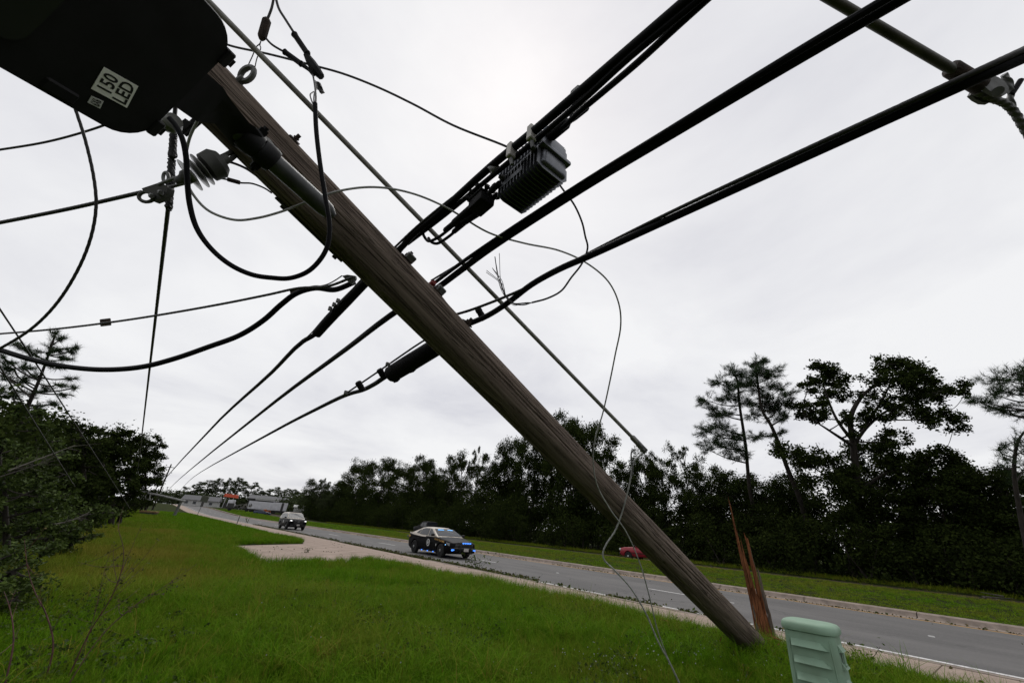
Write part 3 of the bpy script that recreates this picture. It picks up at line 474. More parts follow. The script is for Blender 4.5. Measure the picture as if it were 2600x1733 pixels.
for px_, py_, d_ in ((1468, 240, 1.60), (1255, 430, 1.92)):
    tag(MB().lathe(at(px_ - 9, py_ + 8, d_), at(px_ + 9, py_ - 8, d_), [(0, 0.026), (0.1, 0.029), (0.9, 0.029), (1, 0.026)], 14).build('cable_strap', M['galv'], None, origin=at(px_, py_, d_)), 'metal strap round the upper cables %s' % ('right of the amplifier' if px_ > 1400 else 'left of the amplifier'), 'strap', 'straps on the upper cables')
# upper bundle, left of the pole
wire('trunk_cable', 'black cable running left from the pole to the horizon, upper of three', 'cable', [(1000, 655, 2.56), (925, 722, 2.66), (860, 785), (800, 848), (770, 866, 2.9), (690, 945), (560, 1063), (400, 1236, 40), (384, 1252, 57)], 0.0165, group=B1, steps=4)
tag(MB().tube(spline(wpath([(932, 712, 2.62), (880, 765), (835, 812), (803, 848, 2.75)]), 6), [0.030, 0.034, 0.034, 0.032], 14).build('splice_sleeve', M['black_plastic'], None, origin=at(870, 775, 2.7)), 'fat black sleeve on the upper cable just left of the pole', 'sleeve')
wire('messenger_strand', 'thin strand above the fat sleeve left of the pole', 'wire', [(935, 690, 2.5), (905, 722), (845, 790), (770, 865, 2.85)], 0.004, 'strand', steps=3)
for px_, py_ in ((838, 783), (848, 773), (858, 763)): tag(MB().rbox(at(px_, py_, 2.66), (0.022, 0.018, 0.03), 0.003, 1).build('strand_clip', M['galv'], None, origin=at(px_, py_, 2.66)), '%s small clip on the thin strand above the fat sleeve' % {838: 'lowest', 848: 'middle', 858: 'highest'}[px_], 'clip', 'clips above the fat sleeve')
# middle bundle
wire('trunk_cable', 'middle thick black cable pair sweeping from the pole to the top right corner', 'cable', [(1070, 755, 2.66), (1100, 738, 2.62), (1165, 690), (1250, 627), (1480, 477, 1.9), (1700, 343), (2000, 163), (2280, -2, 1.02), (2500, -130, 0.9)], 0.0195, group=B1, steps=4, n=12)
wire('trunk_cable', 'thinner black cable lashed above the middle cable right of the pole', 'cable', [(1090, 728, 2.60), (1170, 668), (1260, 606), (1482, 462, 1.88), (1690, 335), (2000, 146), (2260, -8, 1.0), (2500, -150, 0.88)], 0.0115, group=B1, steps=4, n=10)
wire('messenger_strand', 'thin strand above the middle cable right of the pole', 'wire', [(1095, 712, 2.6), (1200, 648), (1262, 606, 2.25)], 0.006, 'strand', lobes=4, twist=40, steps=4)
tag(MB().lathe(at(1086, 730, 2.54), at(1103, 716, 2.50), [(0, 0.016), (0.2, 0.020), (0.8, 0.020), (1, 0.016)], 12).build('cable_marker', pbr('red_marker', (0.16, 0.012, 0.010), rough=0.6), None, origin=at(1094, 723, 2.52)), 'small red marker band on the middle cable at the pole', 'marker')
wire('trunk_cable', 'black cable running left from the pole to the horizon, middle of three', 'cable', [(1070, 748, 2.68), (992, 800, 2.74), (880, 885), (700, 1018), (440, 1230, 40), (414, 1259, 57.3)], 0.0205, group=B1, steps=4)
# lower bundle
wire('trunk_cable', 'lowest thick black cable sweeping from the pole to the right edge', 'cable', [(1130, 855, 2.78), (1180, 827, 2.7), (1240, 800), (1290, 768), (1350, 722), (1420, 683), (1500, 648), (1700, 556, 1.9), (2000, 418), (2450, 212, 1.22), (2700, 98, 1.0)], 0.0185, group=B1, steps=5, n=12)
wire('messenger_strand', 'steel strand running above the lowest cable from pole to right edge', 'wire', [(1150, 800, 2.62), (1200, 785), (1340, 728), (1500, 640, 2.2), (1700, 540, 1.88), (2000, 400), (2450, 194, 1.2), (2700, 80, 0.98)], 0.0085, 'strand', lobes=5, twist=40, steps=5)
wire('trunk_cable', 'black cable running left from the pole to the horizon, lowest of three', 'cable', [(1110, 880, 2.78), (985, 952, 2.86), (950, 975), (920, 990), (895, 997), (870, 1006), (800, 1040), (700, 1092), (480, 1220, 36), (440, 1264, 57.6)], 0.0175, group=B1, steps=5)
wire('messenger_strand', 'thin strand above the splice closure left of the pole', 'wire', [(1085, 860, 2.7), (1070, 868), (960, 943), (870, 1004, 3.1)], 0.0065, 'strand', steps=4)
CLO = at(985, 955, 2.86)
clz = thing('splice_closure', 'black barrel shaped splice closure tucked under the pole', 'splice closure', CLO); c1_ = at(1165, 845, 2.76)
MB().lathe(CLO, c1_, [(0, 0.025), (0.012, 0.046), (0.04, 0.060), (0.30, 0.063), (0.9, 0.063), (0.98, 0.05), (1, 0.025)], 26).build('barrel', M['black_plastic'], clz, origin=CLO)
for s in (0.1, 0.33): MB().tube([CLO + (c1_ - CLO) * s + dirw(0.3, 1, -0.2) * 0.062 + dirw(-1, 0.6, 0) * 0.025 * k for k in (-1, 0, 1)], [0.006, 0.012, 0.006], 8).build('latch', M['black_plastic'], clz, origin=CLO)
for i, (a_, b__, w_) in enumerate((((962, 936, 2.86), (978, 962, 2.88), 'nearest the splice closure'), ((908, 968, 2.92), (922, 992, 2.94), 'left of the splice closure'), ((1212, 782, 2.66), (1230, 812, 2.68), 'right of the pole'))):
    p_, q_ = at(*a_), at(*b__); tag(MB().lathe(p_, q_, [(0, 0.016), (0.08, 0.023), (0.3, 0.024), (0.32, 0.021), (0.6, 0.024), (0.62, 0.021), (0.95, 0.024), (1, 0.018)], 12).build('cable_spacer', M['black_plastic'], None, origin=p_), 'stubby black spacer between strand and lowest cable, ' + w_, 'spacer', 'spacers on the lowest cable')
tag(MB().rbox(at(878, 996, 3.05), (0.025, 0.02, 0.03), 0.003, 1).build('strand_clip', M['galv'], None, origin=at(878, 996, 3.05)), 'lone small clip on the strand left of both spacers', 'clip')
tag(MB().rbox(at(985, 924, 2.8), (0.03, 0.02, 0.025), 0.003, 1).tube([at(985, 924, 2.8), at(992, 940, 2.8)], 0.003, 6).build('bond_clamp', M['galv'], None, origin=at(985, 924, 2.8)), 'pale bond clamp on the strand above the splice closure', 'clamp')
# fibreglass guy rods
rod = thing('guy_rod', 'long thin grey fibreglass guy rod running diagonally past the pole, end fitting over the trees', 'guy rod', at(1625, 1130, 3.4))
M['fibreglass'] = pbr('grey_fibreglass', (0.24, 0.235, 0.215), (0.13, 0.125, 0.11), scale=6, rough=0.6, c3=(0.06, 0.055, 0.045), s3=25, w3=0.5)
ro = at(1625, 1130, 3.4); MB().lathe(at(520, -6, 1.93), ro, [(0, 0.0145), (1, 0.0145)], 14).build('rod', M['fibreglass'], rod, origin=ro)
MB().lathe(at(1604, 1108, 3.38), at(1626, 1131, 3.4), [(0, 0.018), (0.1, 0.024), (1, 0.024)], 12).rbox(at(1630, 1136, 3.4), (0.10, 0.05, 0.03), 0.01, 2, (dirw(22, 23, 0), dirw(-23, 22, 0), dirw(0, 0, 1))).lathe(at(1636, 1140, 3.36), at(1636, 1140, 3.44), [(0, 0.012), (1, 0.012)], 8).build('end_fitting', M['galv'], rod, origin=ro)
wire('broken_guy', 'broken twisted guy wire hanging from the rod end across the pole to the grass', 'guy wire', [(1634, 1148, 3.4), (1620, 1160), (1608, 1172), (1604, 1200), (1590, 1262), (1572, 1322), (1560, 1350), (1540, 1380), (1531, 1402), (1534, 1420), (1560, 1446), (1600, 1490), (1640, 1556), (1670, 1625), (1705, 1690), (1738, 1762, 3.5)], 0.0065, 'guy_steel', lobes=3, twist=45, amp=0.2)
wire('guy_loop', 'short bent loop of wire just below the guy rod end fitting', 'wire', [(1612, 1140, 3.38), (1604, 1146), (1603, 1165), (1607, 1185), (1604, 1205, 3.4)], 0.0065, 'galv')
rod2 = thing('guy_rod', 'thick dark guy rod with a clevis crossing the top right corner', 'guy rod', at(2440, 190, 1.28)); r2 = at(2440, 190, 1.28)
M['dark_rod'] = pbr('dark_fibreglass', (0.075, 0.07, 0.055), (0.03, 0.028, 0.022), scale=9, rough=0.5)
MB().lathe(at(1900, -125, 1.15), r2, [(0, 0.0145), (1, 0.0145)], 18).build('rod', M['dark_rod'], rod2, origin=r2)
MB().lathe(at(2412, 172, 1.28), at(2490, 219, 1.29), [(0, 0.022), (0.06, 0.025), (1, 0.025)], 18).build('ferrule', M['rust'], rod2, origin=r2)
cd_ = unit(at(2550, 250, 1.3) - at(2490, 215, 1.3)); cs2 = unit(np.cross(cd_, dirw(0, 0, 1)))
for s in (-1, 1): MB().prism([at(2492, 216, 1.29) + cd_ * a + cs2 * b for a, b in ((0, -0.022), (0.02, -0.026), (0.045, -0.025), (0.065, -0.015), (0.072, 0), (0.065, 0.015), (0.045, 0.025), (0.02, 0.026), (0, 0.022))], dirw(0, 0, 1) * 0.012 + 0).build('clevis_plate', M['galv'], rod2, origin=r2).location = tuple(dirw(0, 0, 1) * 0.02 * s)
MB().lathe(at(2534, 232, 1.24), at(2534, 232, 1.36), [(0, 0.014), (1, 0.014)], 10).build('clevis_pin', M['galv'], rod2, origin=r2)
wire('guy_wire', 'heavy twisted steel guy wire bending down at the right edge', 'guy wire', [(2478, 232, 1.3), (2510, 248), (2550, 262), (2575, 285), (2600, 325), (2660, 420, 1.35)], 0.0105, 'galv', lobes=4, twist=60, amp=0.2)
wire('guy_tail', 'short loop of twisted wire rising behind the heavy guy at right edge', 'wire', [(2548, 190, 1.33), (2560, 205), (2566, 230), (2566, 258), (2580, 290, 1.34)], 0.0085, 'galv', lobes=3, twist=60, amp=0.2)
wire('wire_stub', 'frayed black wire stub poking up beside the heavy guy at right', 'wire', [(2568, 240, 1.33), (2580, 222), (2592, 203, 1.33)], 0.008, 'black_cable')

# broken service splices hanging from the top edge
AP = (697, -18, 2.1)
wire('service_wire', 'thin service wire from the top edge down to the eye bolt splice', 'wire', [AP, (690, 20), (678, 52, 2.1)], 0.0065, 'strand', group=G1)
wire('service_wire', 'thin service wire from the top edge to the taped connector at right', 'wire', [(699, -10, 2.1), (708, 22), (725, 50), (748, 86, 2.1)], 0.0065, 'strand', group=G1)
wire('service_wire', 'thin service wire crossing between the eye bolt splice and the taped connector', 'wire', [(672, 94, 2.1), (690, 113), (725, 134, 2.1)], 0.0055, 'strand', group=G1)
tag(MB().lathe(at(679, 46, 2.1), at(663, 102, 2.1), [(0, 0.010), (0.12, 0.022), (0.82, 0.022), (0.9, 0.018), (1, 0.010)], 8).build('wedge_clamp', M['rust'], None, origin=at(670, 75, 2.1)), 'dark tapered wedge clamp above the eye bolt', 'wedge clamp')
bl = MB().tube(spline(wpath([(664, 100, 2.1), (659, 112), (652, 118), (640, 145), (630, 168), (629, 182, 2.05)]), 6), 0.0028, 6).tube(spline(wpath([(664, 100, 2.1), (660, 115), (662, 122), (652, 150), (645, 178), (640, 186, 2.05)]), 6), 0.0028, 6)
tag(bl.build('clamp_bail', M['strand'], None, origin=at(650, 140, 2.1)), 'thin wire bail hooked through the eye bolt', 'bail')
tag(MB().lathe(at(745, 84, 2.1), at(783, 140, 2.1), [(0, 0.010), (0.06, 0.018), (0.15, 0.015), (0.85, 0.015), (0.93, 0.018), (1, 0.012)], 10).build('splice_connector', M['black_plastic'], None, origin=at(765, 112, 2.1)), 'upper of two black splice connectors near the top edge', 'connector')
tag(MB().lathe(at(720, 130, 2.1), at(768, 165, 2.1), [(0, 0.010), (0.06, 0.017), (0.15, 0.014), (0.85, 0.014), (0.93, 0.017), (1, 0.010)], 10).build('splice_connector', M['black_plastic'], None, origin=at(745, 148, 2.1)), 'lower of two black splice connectors near the top edge', 'connector')
tag(MB().tube(spline(wpath([(777, 138, 2.1), (790, 160), (802, 178), (816, 195, 2.1)]), 5), [0.014, 0.024, 0.026, 0.018], 7).tube(spline(wpath([(768, 165, 2.1), (785, 178), (797, 190, 2.1)]), 4), [0.012, 0.009, 0.012], 7).build('taped_joint', M['black_plastic'], None, origin=at(797, 170, 2.1)), 'lumpy black taped joint where the two splice connectors meet', 'taped joint')
tl = MB().tube(spline(wpath([(794, 188, 2.1), (799, 215), (802, 245), (801, 275, 1.75)]), 6), 0.0045, 7).tube(spline(wpath([(800, 205, 2.1), (804, 222), (798, 240), (797, 255), (801, 275, 1.75)]), 5), 0.0035, 6).tube(spline(wpath([(797, 233, 2.08), (788, 240), (791, 255), (799, 272, 1.75)]), 5), 0.0035, 6)
tag(tl.build('bare_leads', M['strand'], None, origin=at(799, 230, 2.1)), 'bare wire leads running from the taped joint to the black loop cable', 'wire leads')
rs = np.random.RandomState(4); tp = [at(x, y, 2.1 + d) for x, y, d in ((803, 206, 0), (810, 208, .01), (814, 218, -.01), (817, 226, .01), (821, 233, 0), (812, 236, .02), (808, 228, 0), (801, 224, -.01))]
tag(MB().prism(tp, dirw(0.3, 0, 1) * 0.012).build('torn_tape', pbr('grey_tape', (0.07, 0.07, 0.075), (0.03, 0.03, 0.03), scale=40, rough=0.7, bump=0.5), None, origin=at(808, 220, 2.1)), 'scrap of torn grey tape dangling from the taped joint', 'tape')
wire('service_wire', 'thin wire from behind the street light sagging right to the amplifier', 'wire', [(560, 108, 2.3), (595, 119), (680, 137), (790, 165), (870, 187), (960, 222), (1050, 265), (1150, 318), (1290, 374), (1340, 400, 2.15)], 0.006, 'strand', group=G1)
wire('frayed_wire', 'thin wire dropping from behind the amplifier and curling back to a frayed end', 'wire', [(1400, 440, 2.1), (1430, 482), (1458, 520), (1478, 565), (1486, 600), (1492, 628), (1478, 668), (1450, 705), (1425, 738), (1390, 757), (1350, 768, 2.2)], 0.0052, 'strand', group=None)
fr = MB(); rs = np.random.RandomState(5)
for k in range(8):
    e_ = [(1258 + rs.uniform(-4, 10), 645 + rs.uniform(-6, 8)), (1240 + rs.uniform(-6, 6), 690 + rs.uniform(-8, 8)), (1250, 680)][0 if k < 4 else (1 if k < 6 else 2)]
    fr.tube(spline(wpath([(1352, 768, 2.2), (1330 + rs.uniform(-3, 3), 772 + rs.uniform(-4, 4)), (1305 + rs.uniform(-3, 3), 770 + rs.uniform(-5, 5)), (1285 + rs.uniform(-4, 4), 750 + rs.uniform(-5, 5)), (1272 + rs.uniform(-5, 5), 718 + rs.uniform(-5, 5)), (*e_, 2.18 + rs.uniform(-.05, .05))]), 6), 0.0017, 5)
tag(fr.build('frayed_strands', M['strand'], None, origin=at(1285, 750, 2.2)), 'splayed bare strands at the frayed wire end over the lowest cable', 'wire strands')

# insulator hung on the pole by a shackle, dead end clamp beyond
I0 = at(566, 408, 1.80); I1 = at(468, 452, 1.72); ins = thing('insulator', 'grey porcelain strain insulator with skirts shackled to the pole', 'insulator', I0)
M['ins_cap'] = pbr('grey_cast_cap', (0.055, 0.055, 0.050), (0.035, 0.035, 0.032), scale=15, rough=0.65)
MB().lathe(I0, I1, [(-0.16, 0.018), (-0.02, 0.020), (0.02, 0.045), (0.16, 0.064), (0.42, 0.060), (0.47, 0.035)], 22).build('cap', M['ins_cap'], ins, origin=I0)
for s in (0.52, 0.66, 0.84): MB().lathe(I0 + (I1 - I0) * (s - 0.05), I0 + (I1 - I0) * (s + 0.07), [(0, 0.034), (0.3, 0.056), (0.5, 0.069), (0.62, 0.069), (0.7, 0.05), (1, 0.032)], 26).build('skirt', M['porcelain'], ins, origin=I0)
MB().lathe(I0 + (I1 - I0) * 0.88, I0 + (I1 - I0) * 1.22, [(0, 0.03), (0.3, 0.03), (0.5, 0.02), (1, 0.012)], 14).build('stem', M['ins_cap'], ins, origin=I0)
for d in (-1, 1): MB().tube(spline(wpath([(560 + 3 * d, 410 + 9 * d, 1.80), (585, 396 + 9 * d), (608, 378 + 8 * d), (628, 366 + 12 * d, 1.9)]), 5), 0.011, 8).build('shackle_arm', M['ins_cap'], ins, origin=I0)
DC = at(385, 488, 1.72); dc = thing('dead_end_clamp', 'cast metal dead end clamp gripping the left conductor, loop at its end', 'dead end clamp', DC)
MB().prism([at(340 + x * 0.1658, 280 + y * 0.1658, 1.70) for x, y in ((118, 1195), (390, 1105), (500, 1150), (520, 1185), (505, 1245), (430, 1335), (280, 1390), (270, 1300), (150, 1255))], dirw(0, 0, 1) * 0.035).build('clamp_body', M['ins_cap'], dc, origin=DC)
MB().tube([at(340 + 0.1658 * (195 + 118 * math.cos(a)), 280 + 0.1658 * (1325 + 78 * math.sin(a)), 1.72) for a in np.linspace(0.2, 5.9, 20)], 0.0075, 8).build('loop', M['ins_cap'], dc, origin=DC)
MB().tube(wpath([(402, 469, 1.70), (435, 455), (470, 445, 1.71)]), 0.007, 8).tube(wpath([(412, 480, 1.73), (440, 473), (474, 464, 1.74)]), 0.007, 8).build('link_bars', M['galv'], dc, origin=DC)
MB().tube([at(340 + 0.1658 * (490 + 42 * math.cos(a)), 280 + 0.1658 * (1030 + 78 * math.sin(a)), 1.71) for a in np.linspace(1.6, 6.6, 16)], 0.007, 8).build('hook', M['galv'], dc, origin=DC)
for x, y in ((275, 1310), (410, 1260)): MB().lathe(at(340 + x * .1658, 280 + y * .1658, 1.68), at(340 + x * .1658, 280 + y * .1658, 1.74), [(0, 0.008), (0.2, 0.013), (0.5, 0.013), (1, 0.013)], 8).build('bolt', M['galv'], dc, origin=DC)
SPL = at(434, 315, 1.72); spo = thing('spool_insulator', 'small glazed grey spool insulator just below the street light corner', 'spool insulator', SPL)
MB().lathe(at(447, 303, 1.7), at(422, 322, 1.72), [(0, 0.012), (0.05, 0.030), (0.35, 0.040), (0.5, 0.037), (0.7, 0.040), (0.95, 0.030), (1, 0.012)], 20).build('spool', M['porcelain'], spo, origin=SPL)
MB().prism([at(x, y, 1.76) for x, y in ((470, 300), (486, 312), (462, 336), (458, 330), (448, 322), (455, 312))], dirw(0, 0, 1) * 0.012).prism([at(x, y, 1.80) for x, y in ((470, 283), (500, 280), (520, 300), (470, 345), (455, 330), (488, 300))], dirw(0, 0, 1) * 0.01).build('bracket', M['black_plastic'], spo, origin=SPL)
lk = wire('bond_wire', 'thin wire with a small crimp from the insulator to the pole edge', 'wire', [(545, 450, 1.85), (577, 456), (610, 464), (640, 466), (672, 478), (690, 490, 2.05)], 0.0042, 'strand')
MB().lathe(at(577, 455, 1.86), at(610, 464, 1.88), [(0, 0.007), (0.05, 0.010), (0.95, 0.010), (1, 0.007)], 10).build('crimp', M['rust'], lk, origin=at(545, 450, 1.85))
wire('bond_wire', 'dark wire from the shackle to the pole edge above the crimped one', 'wire', [(568, 408, 1.9), (595, 415), (625, 428), (650, 445, 2.05)], 0.006, 'black_cable')

# guy strands crossing in front of the left trees
for lab, pts in (('thin guy strand slanting down in front of the pine at left', [(-40, 722, 3.0), (0, 785), (90, 920), (200, 1090), (330, 1290, 9.0)]), ('lower of two thin guy strands slanting down at the left edge', [(-40, 862, 3.0), (0, 930), (80, 1060), (190, 1235, 7.0)])):
    wire('guy_strand', lab, 'guy wire', pts, 0.0062, 'strand', steps=2, group='guy strands at the left')
# ------------------------------------------------------------------ green cable pedestal
M['ped_green'] = pbr('pedestal_green_plastic', (0.215, 0.325, 0.235), (0.175, 0.275, 0.195), scale=3, rough=0.55, spec=0.35, bump=0.05, bscale=80, c3=(0.13, 0.18, 0.12), s3=7, w3=0.45)
PD = at(2056, 1583, 2.0); PD[2] = 0.35; PDH = 0.955
ped = thing('cable_pedestal', 'pale green plastic cable pedestal with louvred sides at the bottom right', 'pedestal', PD, rz=R(-86))
def taper_ring(w, d, z, r=0.03, n=5):
    return [(x, y, z) for x, y in rrect2(w, d, r, n)]
def rrect2(w, d, r, n=5):
    o = []
    for cx_, cy_, a0 in ((w / 2 - r, -d / 2 + r, -90), (w / 2 - r, d / 2 - r, 0), (-w / 2 + r, d / 2 - r, 90), (-w / 2 + r, -d / 2 + r, 180)):
        o += [(cx_ + r * math.cos(R(a0 + 90 * i / n)), cy_ + r * math.sin(R(a0 + 90 * i / n))) for i in range(n + 1)]
    return o
def loft(b, rings, cap=True):
    n = len(rings[0]); V = [p for r_ in rings for p in r_]; F = [(i * n + j, i * n + (j + 1) % n, (i + 1) * n + (j + 1) % n, (i + 1) * n + j) for i in range(len(rings) - 1) for j in range(n)]
    if cap: F += [tuple(range(n - 1, -1, -1)), tuple(range((len(rings) - 1) * n, len(rings) * n))]
    return b.add(V, F)
PW = lambda z: 0.238 - 0.032 * (z / PDH); PDd = lambda z: 0.195 - 0.04 * (z / PDH)
loft(MB(), [taper_ring(PW(z), PDd(z), z, 0.028) for z in (-0.1, 0.2, 0.5, 0.8, PDH - 0.03)]).build('body', M['ped_green'], ped)
loft(MB(), [taper_ring(w, d, z, r) for w, d, z, r in ((0.210, 0.165, PDH - 0.040, 0.04), (0.228, 0.182, PDH - 0.036, 0.05), (0.234, 0.188, PDH - 0.024, 0.055), (0.228, 0.182, PDH - 0.009, 0.055), (0.212, 0.166, PDH, 0.05), (0.18, 0.134, PDH + 0.004, 0.04))]).build('cap', M['ped_green'], ped)
for i, z in enumerate((0.868, 0.802, 0.736, 0.67, 0.604, 0.538, 0.472)):    # louvres on the wide face and on the narrow one
    y = -PDd(z) / 2; w = 0.15; V = [(-w / 2, y - 0.0005, z + 0.016), (w / 2 - 0.03, y - 0.0005, z + 0.016), (w / 2, y - 0.0005, z - 0.013), (-w / 2, y - 0.0005, z - 0.013), (-w / 2 + 0.004, y - 0.026, z - 0.010), (w / 2 - 0.012, y - 0.026, z - 0.010)]
    MB().add(V, [(0, 1, 5, 4), (0, 4, 3), (1, 2, 5), (4, 5, 2, 3), (0, 3, 2, 1)]).build('louvre', M['ped_green'], ped, smooth=0)
    x = PW(z) / 2; V = [(x + 0.0005, -0.045, z + 0.014), (x + 0.0005, 0.02, z + 0.014), (x + 0.0005, 0.035, z - 0.013), (x + 0.0005, -0.045, z - 0.013), (x + 0.016, -0.042, z - 0.011), (x + 0.016, 0.03, z - 0.011)]
    MB().add(V, [(0, 1, 5, 4), (0, 4, 3), (1, 2, 5), (4, 5, 2, 3), (0, 3, 2, 1)]).build('louvre', M['ped_green'], ped, smooth=0)
for x in (-0.095, 0.095): MB().add([(x * (PW(z) / 0.238) + s, -PDd(z) / 2 - 0.003 + q, z) for z in (0.0, PDH - 0.06) for s, q in ((-0.004, 0.003), (0, -0.001), (0.004, 0.003))], [(0, 1, 4, 3), (1, 2, 5, 4)]).build('seam_rib', M['ped_green'], ped)
hp_ = MB(); xh = PW(0.83) / 2; hp_.rbox((xh + 0.004, -0.01, 0.858), (0.016, 0.03, 0.012), 0.003, 1).rbox((xh + 0.010, -0.01, 0.832), (0.006, 0.026, 0.05), 0.002, 1).rbox((xh + 0.006, -0.01, 0.806), (0.018, 0.03, 0.012), 0.003, 1); hp_.build('hasp', M['ped_green'], ped)

# ------------------------------------------------------------------ vehicles; local frame: front at -Y, right-hand side at -X
M['car_black'] = pbr('black_car_paint', (0.003, 0.003, 0.004), (0.0025, 0.0025, 0.003), rough=0.4, spec=0.07)
M['car_cream'] = pbr('cream_car_paint', (0.50, 0.455, 0.39), (0.47, 0.42, 0.36), rough=0.3, spec=0.4)
M['car_red'] = pbr('red_car_paint', (0.27, 0.018, 0.030), (0.20, 0.014, 0.022), rough=0.3, spec=0.4)
M['car_blue'] = pbr('blue_car_paint', (0.02, 0.035, 0.08), rough=0.3)
M['glass'] = pbr('tinted_glass', (0.020, 0.024, 0.030), (0.016, 0.018, 0.022), rough=0.1, spec=0.4)
M['screen'] = pbr('windscreen_glass', (0.035, 0.040, 0.047), (0.03, 0.033, 0.04), rough=0.15, spec=0.12)
M['tyre'] = pbr('tyre_rubber', (0.010, 0.010, 0.010), rough=0.85)
M['rim'] = pbr('black_steel_rim', (0.03, 0.03, 0.032), rough=0.45, metal=0.5)
M['chrome'] = pbr('chrome', (0.55, 0.56, 0.58), rough=0.2, metal=0.9)
M['trim'] = pbr('black_trim', (0.008, 0.008, 0.008), rough=0.6)
M['blue_led'] = pbr('blue_emergency_led', (0.1, 0.3, 1.0), rough=0.3, emit=(0.06, 0.26, 1.0), estr=1.4)
M['blue_led_pale'] = pbr('pale_blue_emergency_led', (0.2, 0.5, 1.0), rough=0.3, emit=(0.22, 0.55, 1.0), estr=1.3)
M['head_led'] = pbr('lit_headlamp', (0.9, 0.9, 0.9), rough=0.2, emit=(1.0, 0.98, 0.95), estr=2.5)
M['lamp_glass'] = pbr('unlit_lamp_glass', (0.12, 0.13, 0.14), rough=0.1, spec=0.8)
M['gold'] = pbr('gold_lettering', (0.50, 0.30, 0.09), rough=0.5)
M['white_vinyl'] = pbr('white_vinyl', (0.62, 0.63, 0.62), rough=0.5)
M['plate'] = pbr('licence_plate', (0.45, 0.42, 0.40), (0.3, 0.28, 0.27), scale=30, rough=0.4)
def ip(tab, y): return float(np.interp(y, [a for a, _ in tab], [b for _, b in tab]))
def car(root, S, paint, roof_paint):
    L, hw = S['L'], S['hw']; top, low, plan, belt = S['top'], S['low'], S['plan'], S['belt']
    ys = sorted(set(np.round(np.r_[np.linspace(0, L, 40), [a for a, _ in top], [a for a, _ in plan]], 3))); rings = []
    for y in ys:
        w = hw * ip(plan, y); zt = ip(top, y); zl = ip(low, y); zm = zl + (zt - zl) * 0.55; half = [(w * 0.86, zl), (w * 0.97, zl + 0.10), (w, zm - 0.08), (w * 0.985, zm + 0.06), (w * 0.95, zt - 0.05), (w * 0.90, zt - 0.012), (w * 0.6, zt + 0.012), (w * 0.2, zt + 0.02)]
        rings.append([(-a, y, z) for a, z in half] + [(a, y, z) for a, z in reversed(half)])
    body = loft(MB(), rings).build('body', M[paint], root, smooth=40)
    cuts = []                                              # wheel arches are cut out of the body
    for y in S['axles']:
        cm = MB().lathe((-hw - 0.2, y, S['wr'] + 0.02), (-hw + 0.34, y, S['wr'] + 0.02), [(0, S['wr'] + 0.055), (1, S['wr'] + 0.055)], 28).lathe((hw - 0.34, y, S['wr'] + 0.02), (hw + 0.2, y, S['wr'] + 0.02), [(0, S['wr'] + 0.055), (1, S['wr'] + 0.055)], 28)
        c = cm.build('cutter', None, root); cuts.append(c); md = body.modifiers.new('arch', 'BOOLEAN'); md.operation = 'DIFFERENCE'; md.object = c; md.solver = 'EXACT'
    bpy.context.view_layer.update(); me = bpy.data.meshes.new_from_object(body.evaluated_get(bpy.context.evaluated_depsgraph_get())); body.modifiers.clear(); body.data = me
    me.materials.clear(); me.materials.append(M[paint]); me.shade_smooth(); me.set_sharp_from_angle(angle=R(40))
    for c in cuts: bpy.data.objects.remove(c)
    gy = S['green']; rings = []                            # cabin: (y, roof z)
    wb, wr_ = hw * 0.93, hw * S.get('roofw', 0.68)
    def side_x(y, z):
        zb = ip(belt, y); zr = ip(gy, y); zt = S['zroof']; t = min(1, max(0, (z - zb) / max(0.05, zt - zb))); return wb + (wr_ - wb) * t
    for y in sorted(set(np.round(np.r_[np.linspace(gy[0][0], gy[-1][0], 26), [a for a, _ in gy]], 3))):
        zr = ip(gy, y); zb = min(ip(belt, y) - 0.02, zr - 0.005); xr = side_x(y, zr - 0.03); rings.append([(-side_x(y, zb) * 0.995, y, zb), (-xr, y, max(zb, zr - 0.035)), (-xr * 0.9, y, zr), (-xr * 0.4, y, zr + 0.012), (xr * 0.4, y, zr + 0.012), (xr * 0.9, y, zr), (xr, y, max(zb, zr - 0.035)), (side_x(y, zb) * 0.995, y, zb)])
    loft(MB(), rings).build('roof', M[roof_paint], root, smooth=40)
    for poly in S['windows']:
        for s in (-1, 1): MB().prism([(s * (side_x(y, z) + 0.004), y, z) for y, z in poly], (s * 0.008, 0, 0)).build('window', M['glass'], root, smooth=0)
    for nm, (ya, yb), mm in (('windscreen', S['screen'], 'screen'), ('rear_window', S['rear'], 'glass')):
        P = []; za, zb = ip(gy, ya), ip(gy, yb); k = 0.95
        n_ = unit(np.array((0, -(zb - za), (yb - ya)))) if yb > ya else None; n_ = unit(np.array((0, -(zb - za), yb - ya)) * (1 if yb > ya else -1))
        P = [(-side_x(ya, za) * k, ya, za + 0.012), (side_x(ya, za) * k, ya, za + 0.012), (side_x(yb, zb) * k, yb, zb + 0.012), (0, yb, zb + 0.03), (-side_x(yb, zb) * k, yb, zb + 0.012)]
        MB().prism([np.array(p) + n_ * 0.012 for p in P], n_ * 0.008).build(nm, M[mm], root, smooth=0)
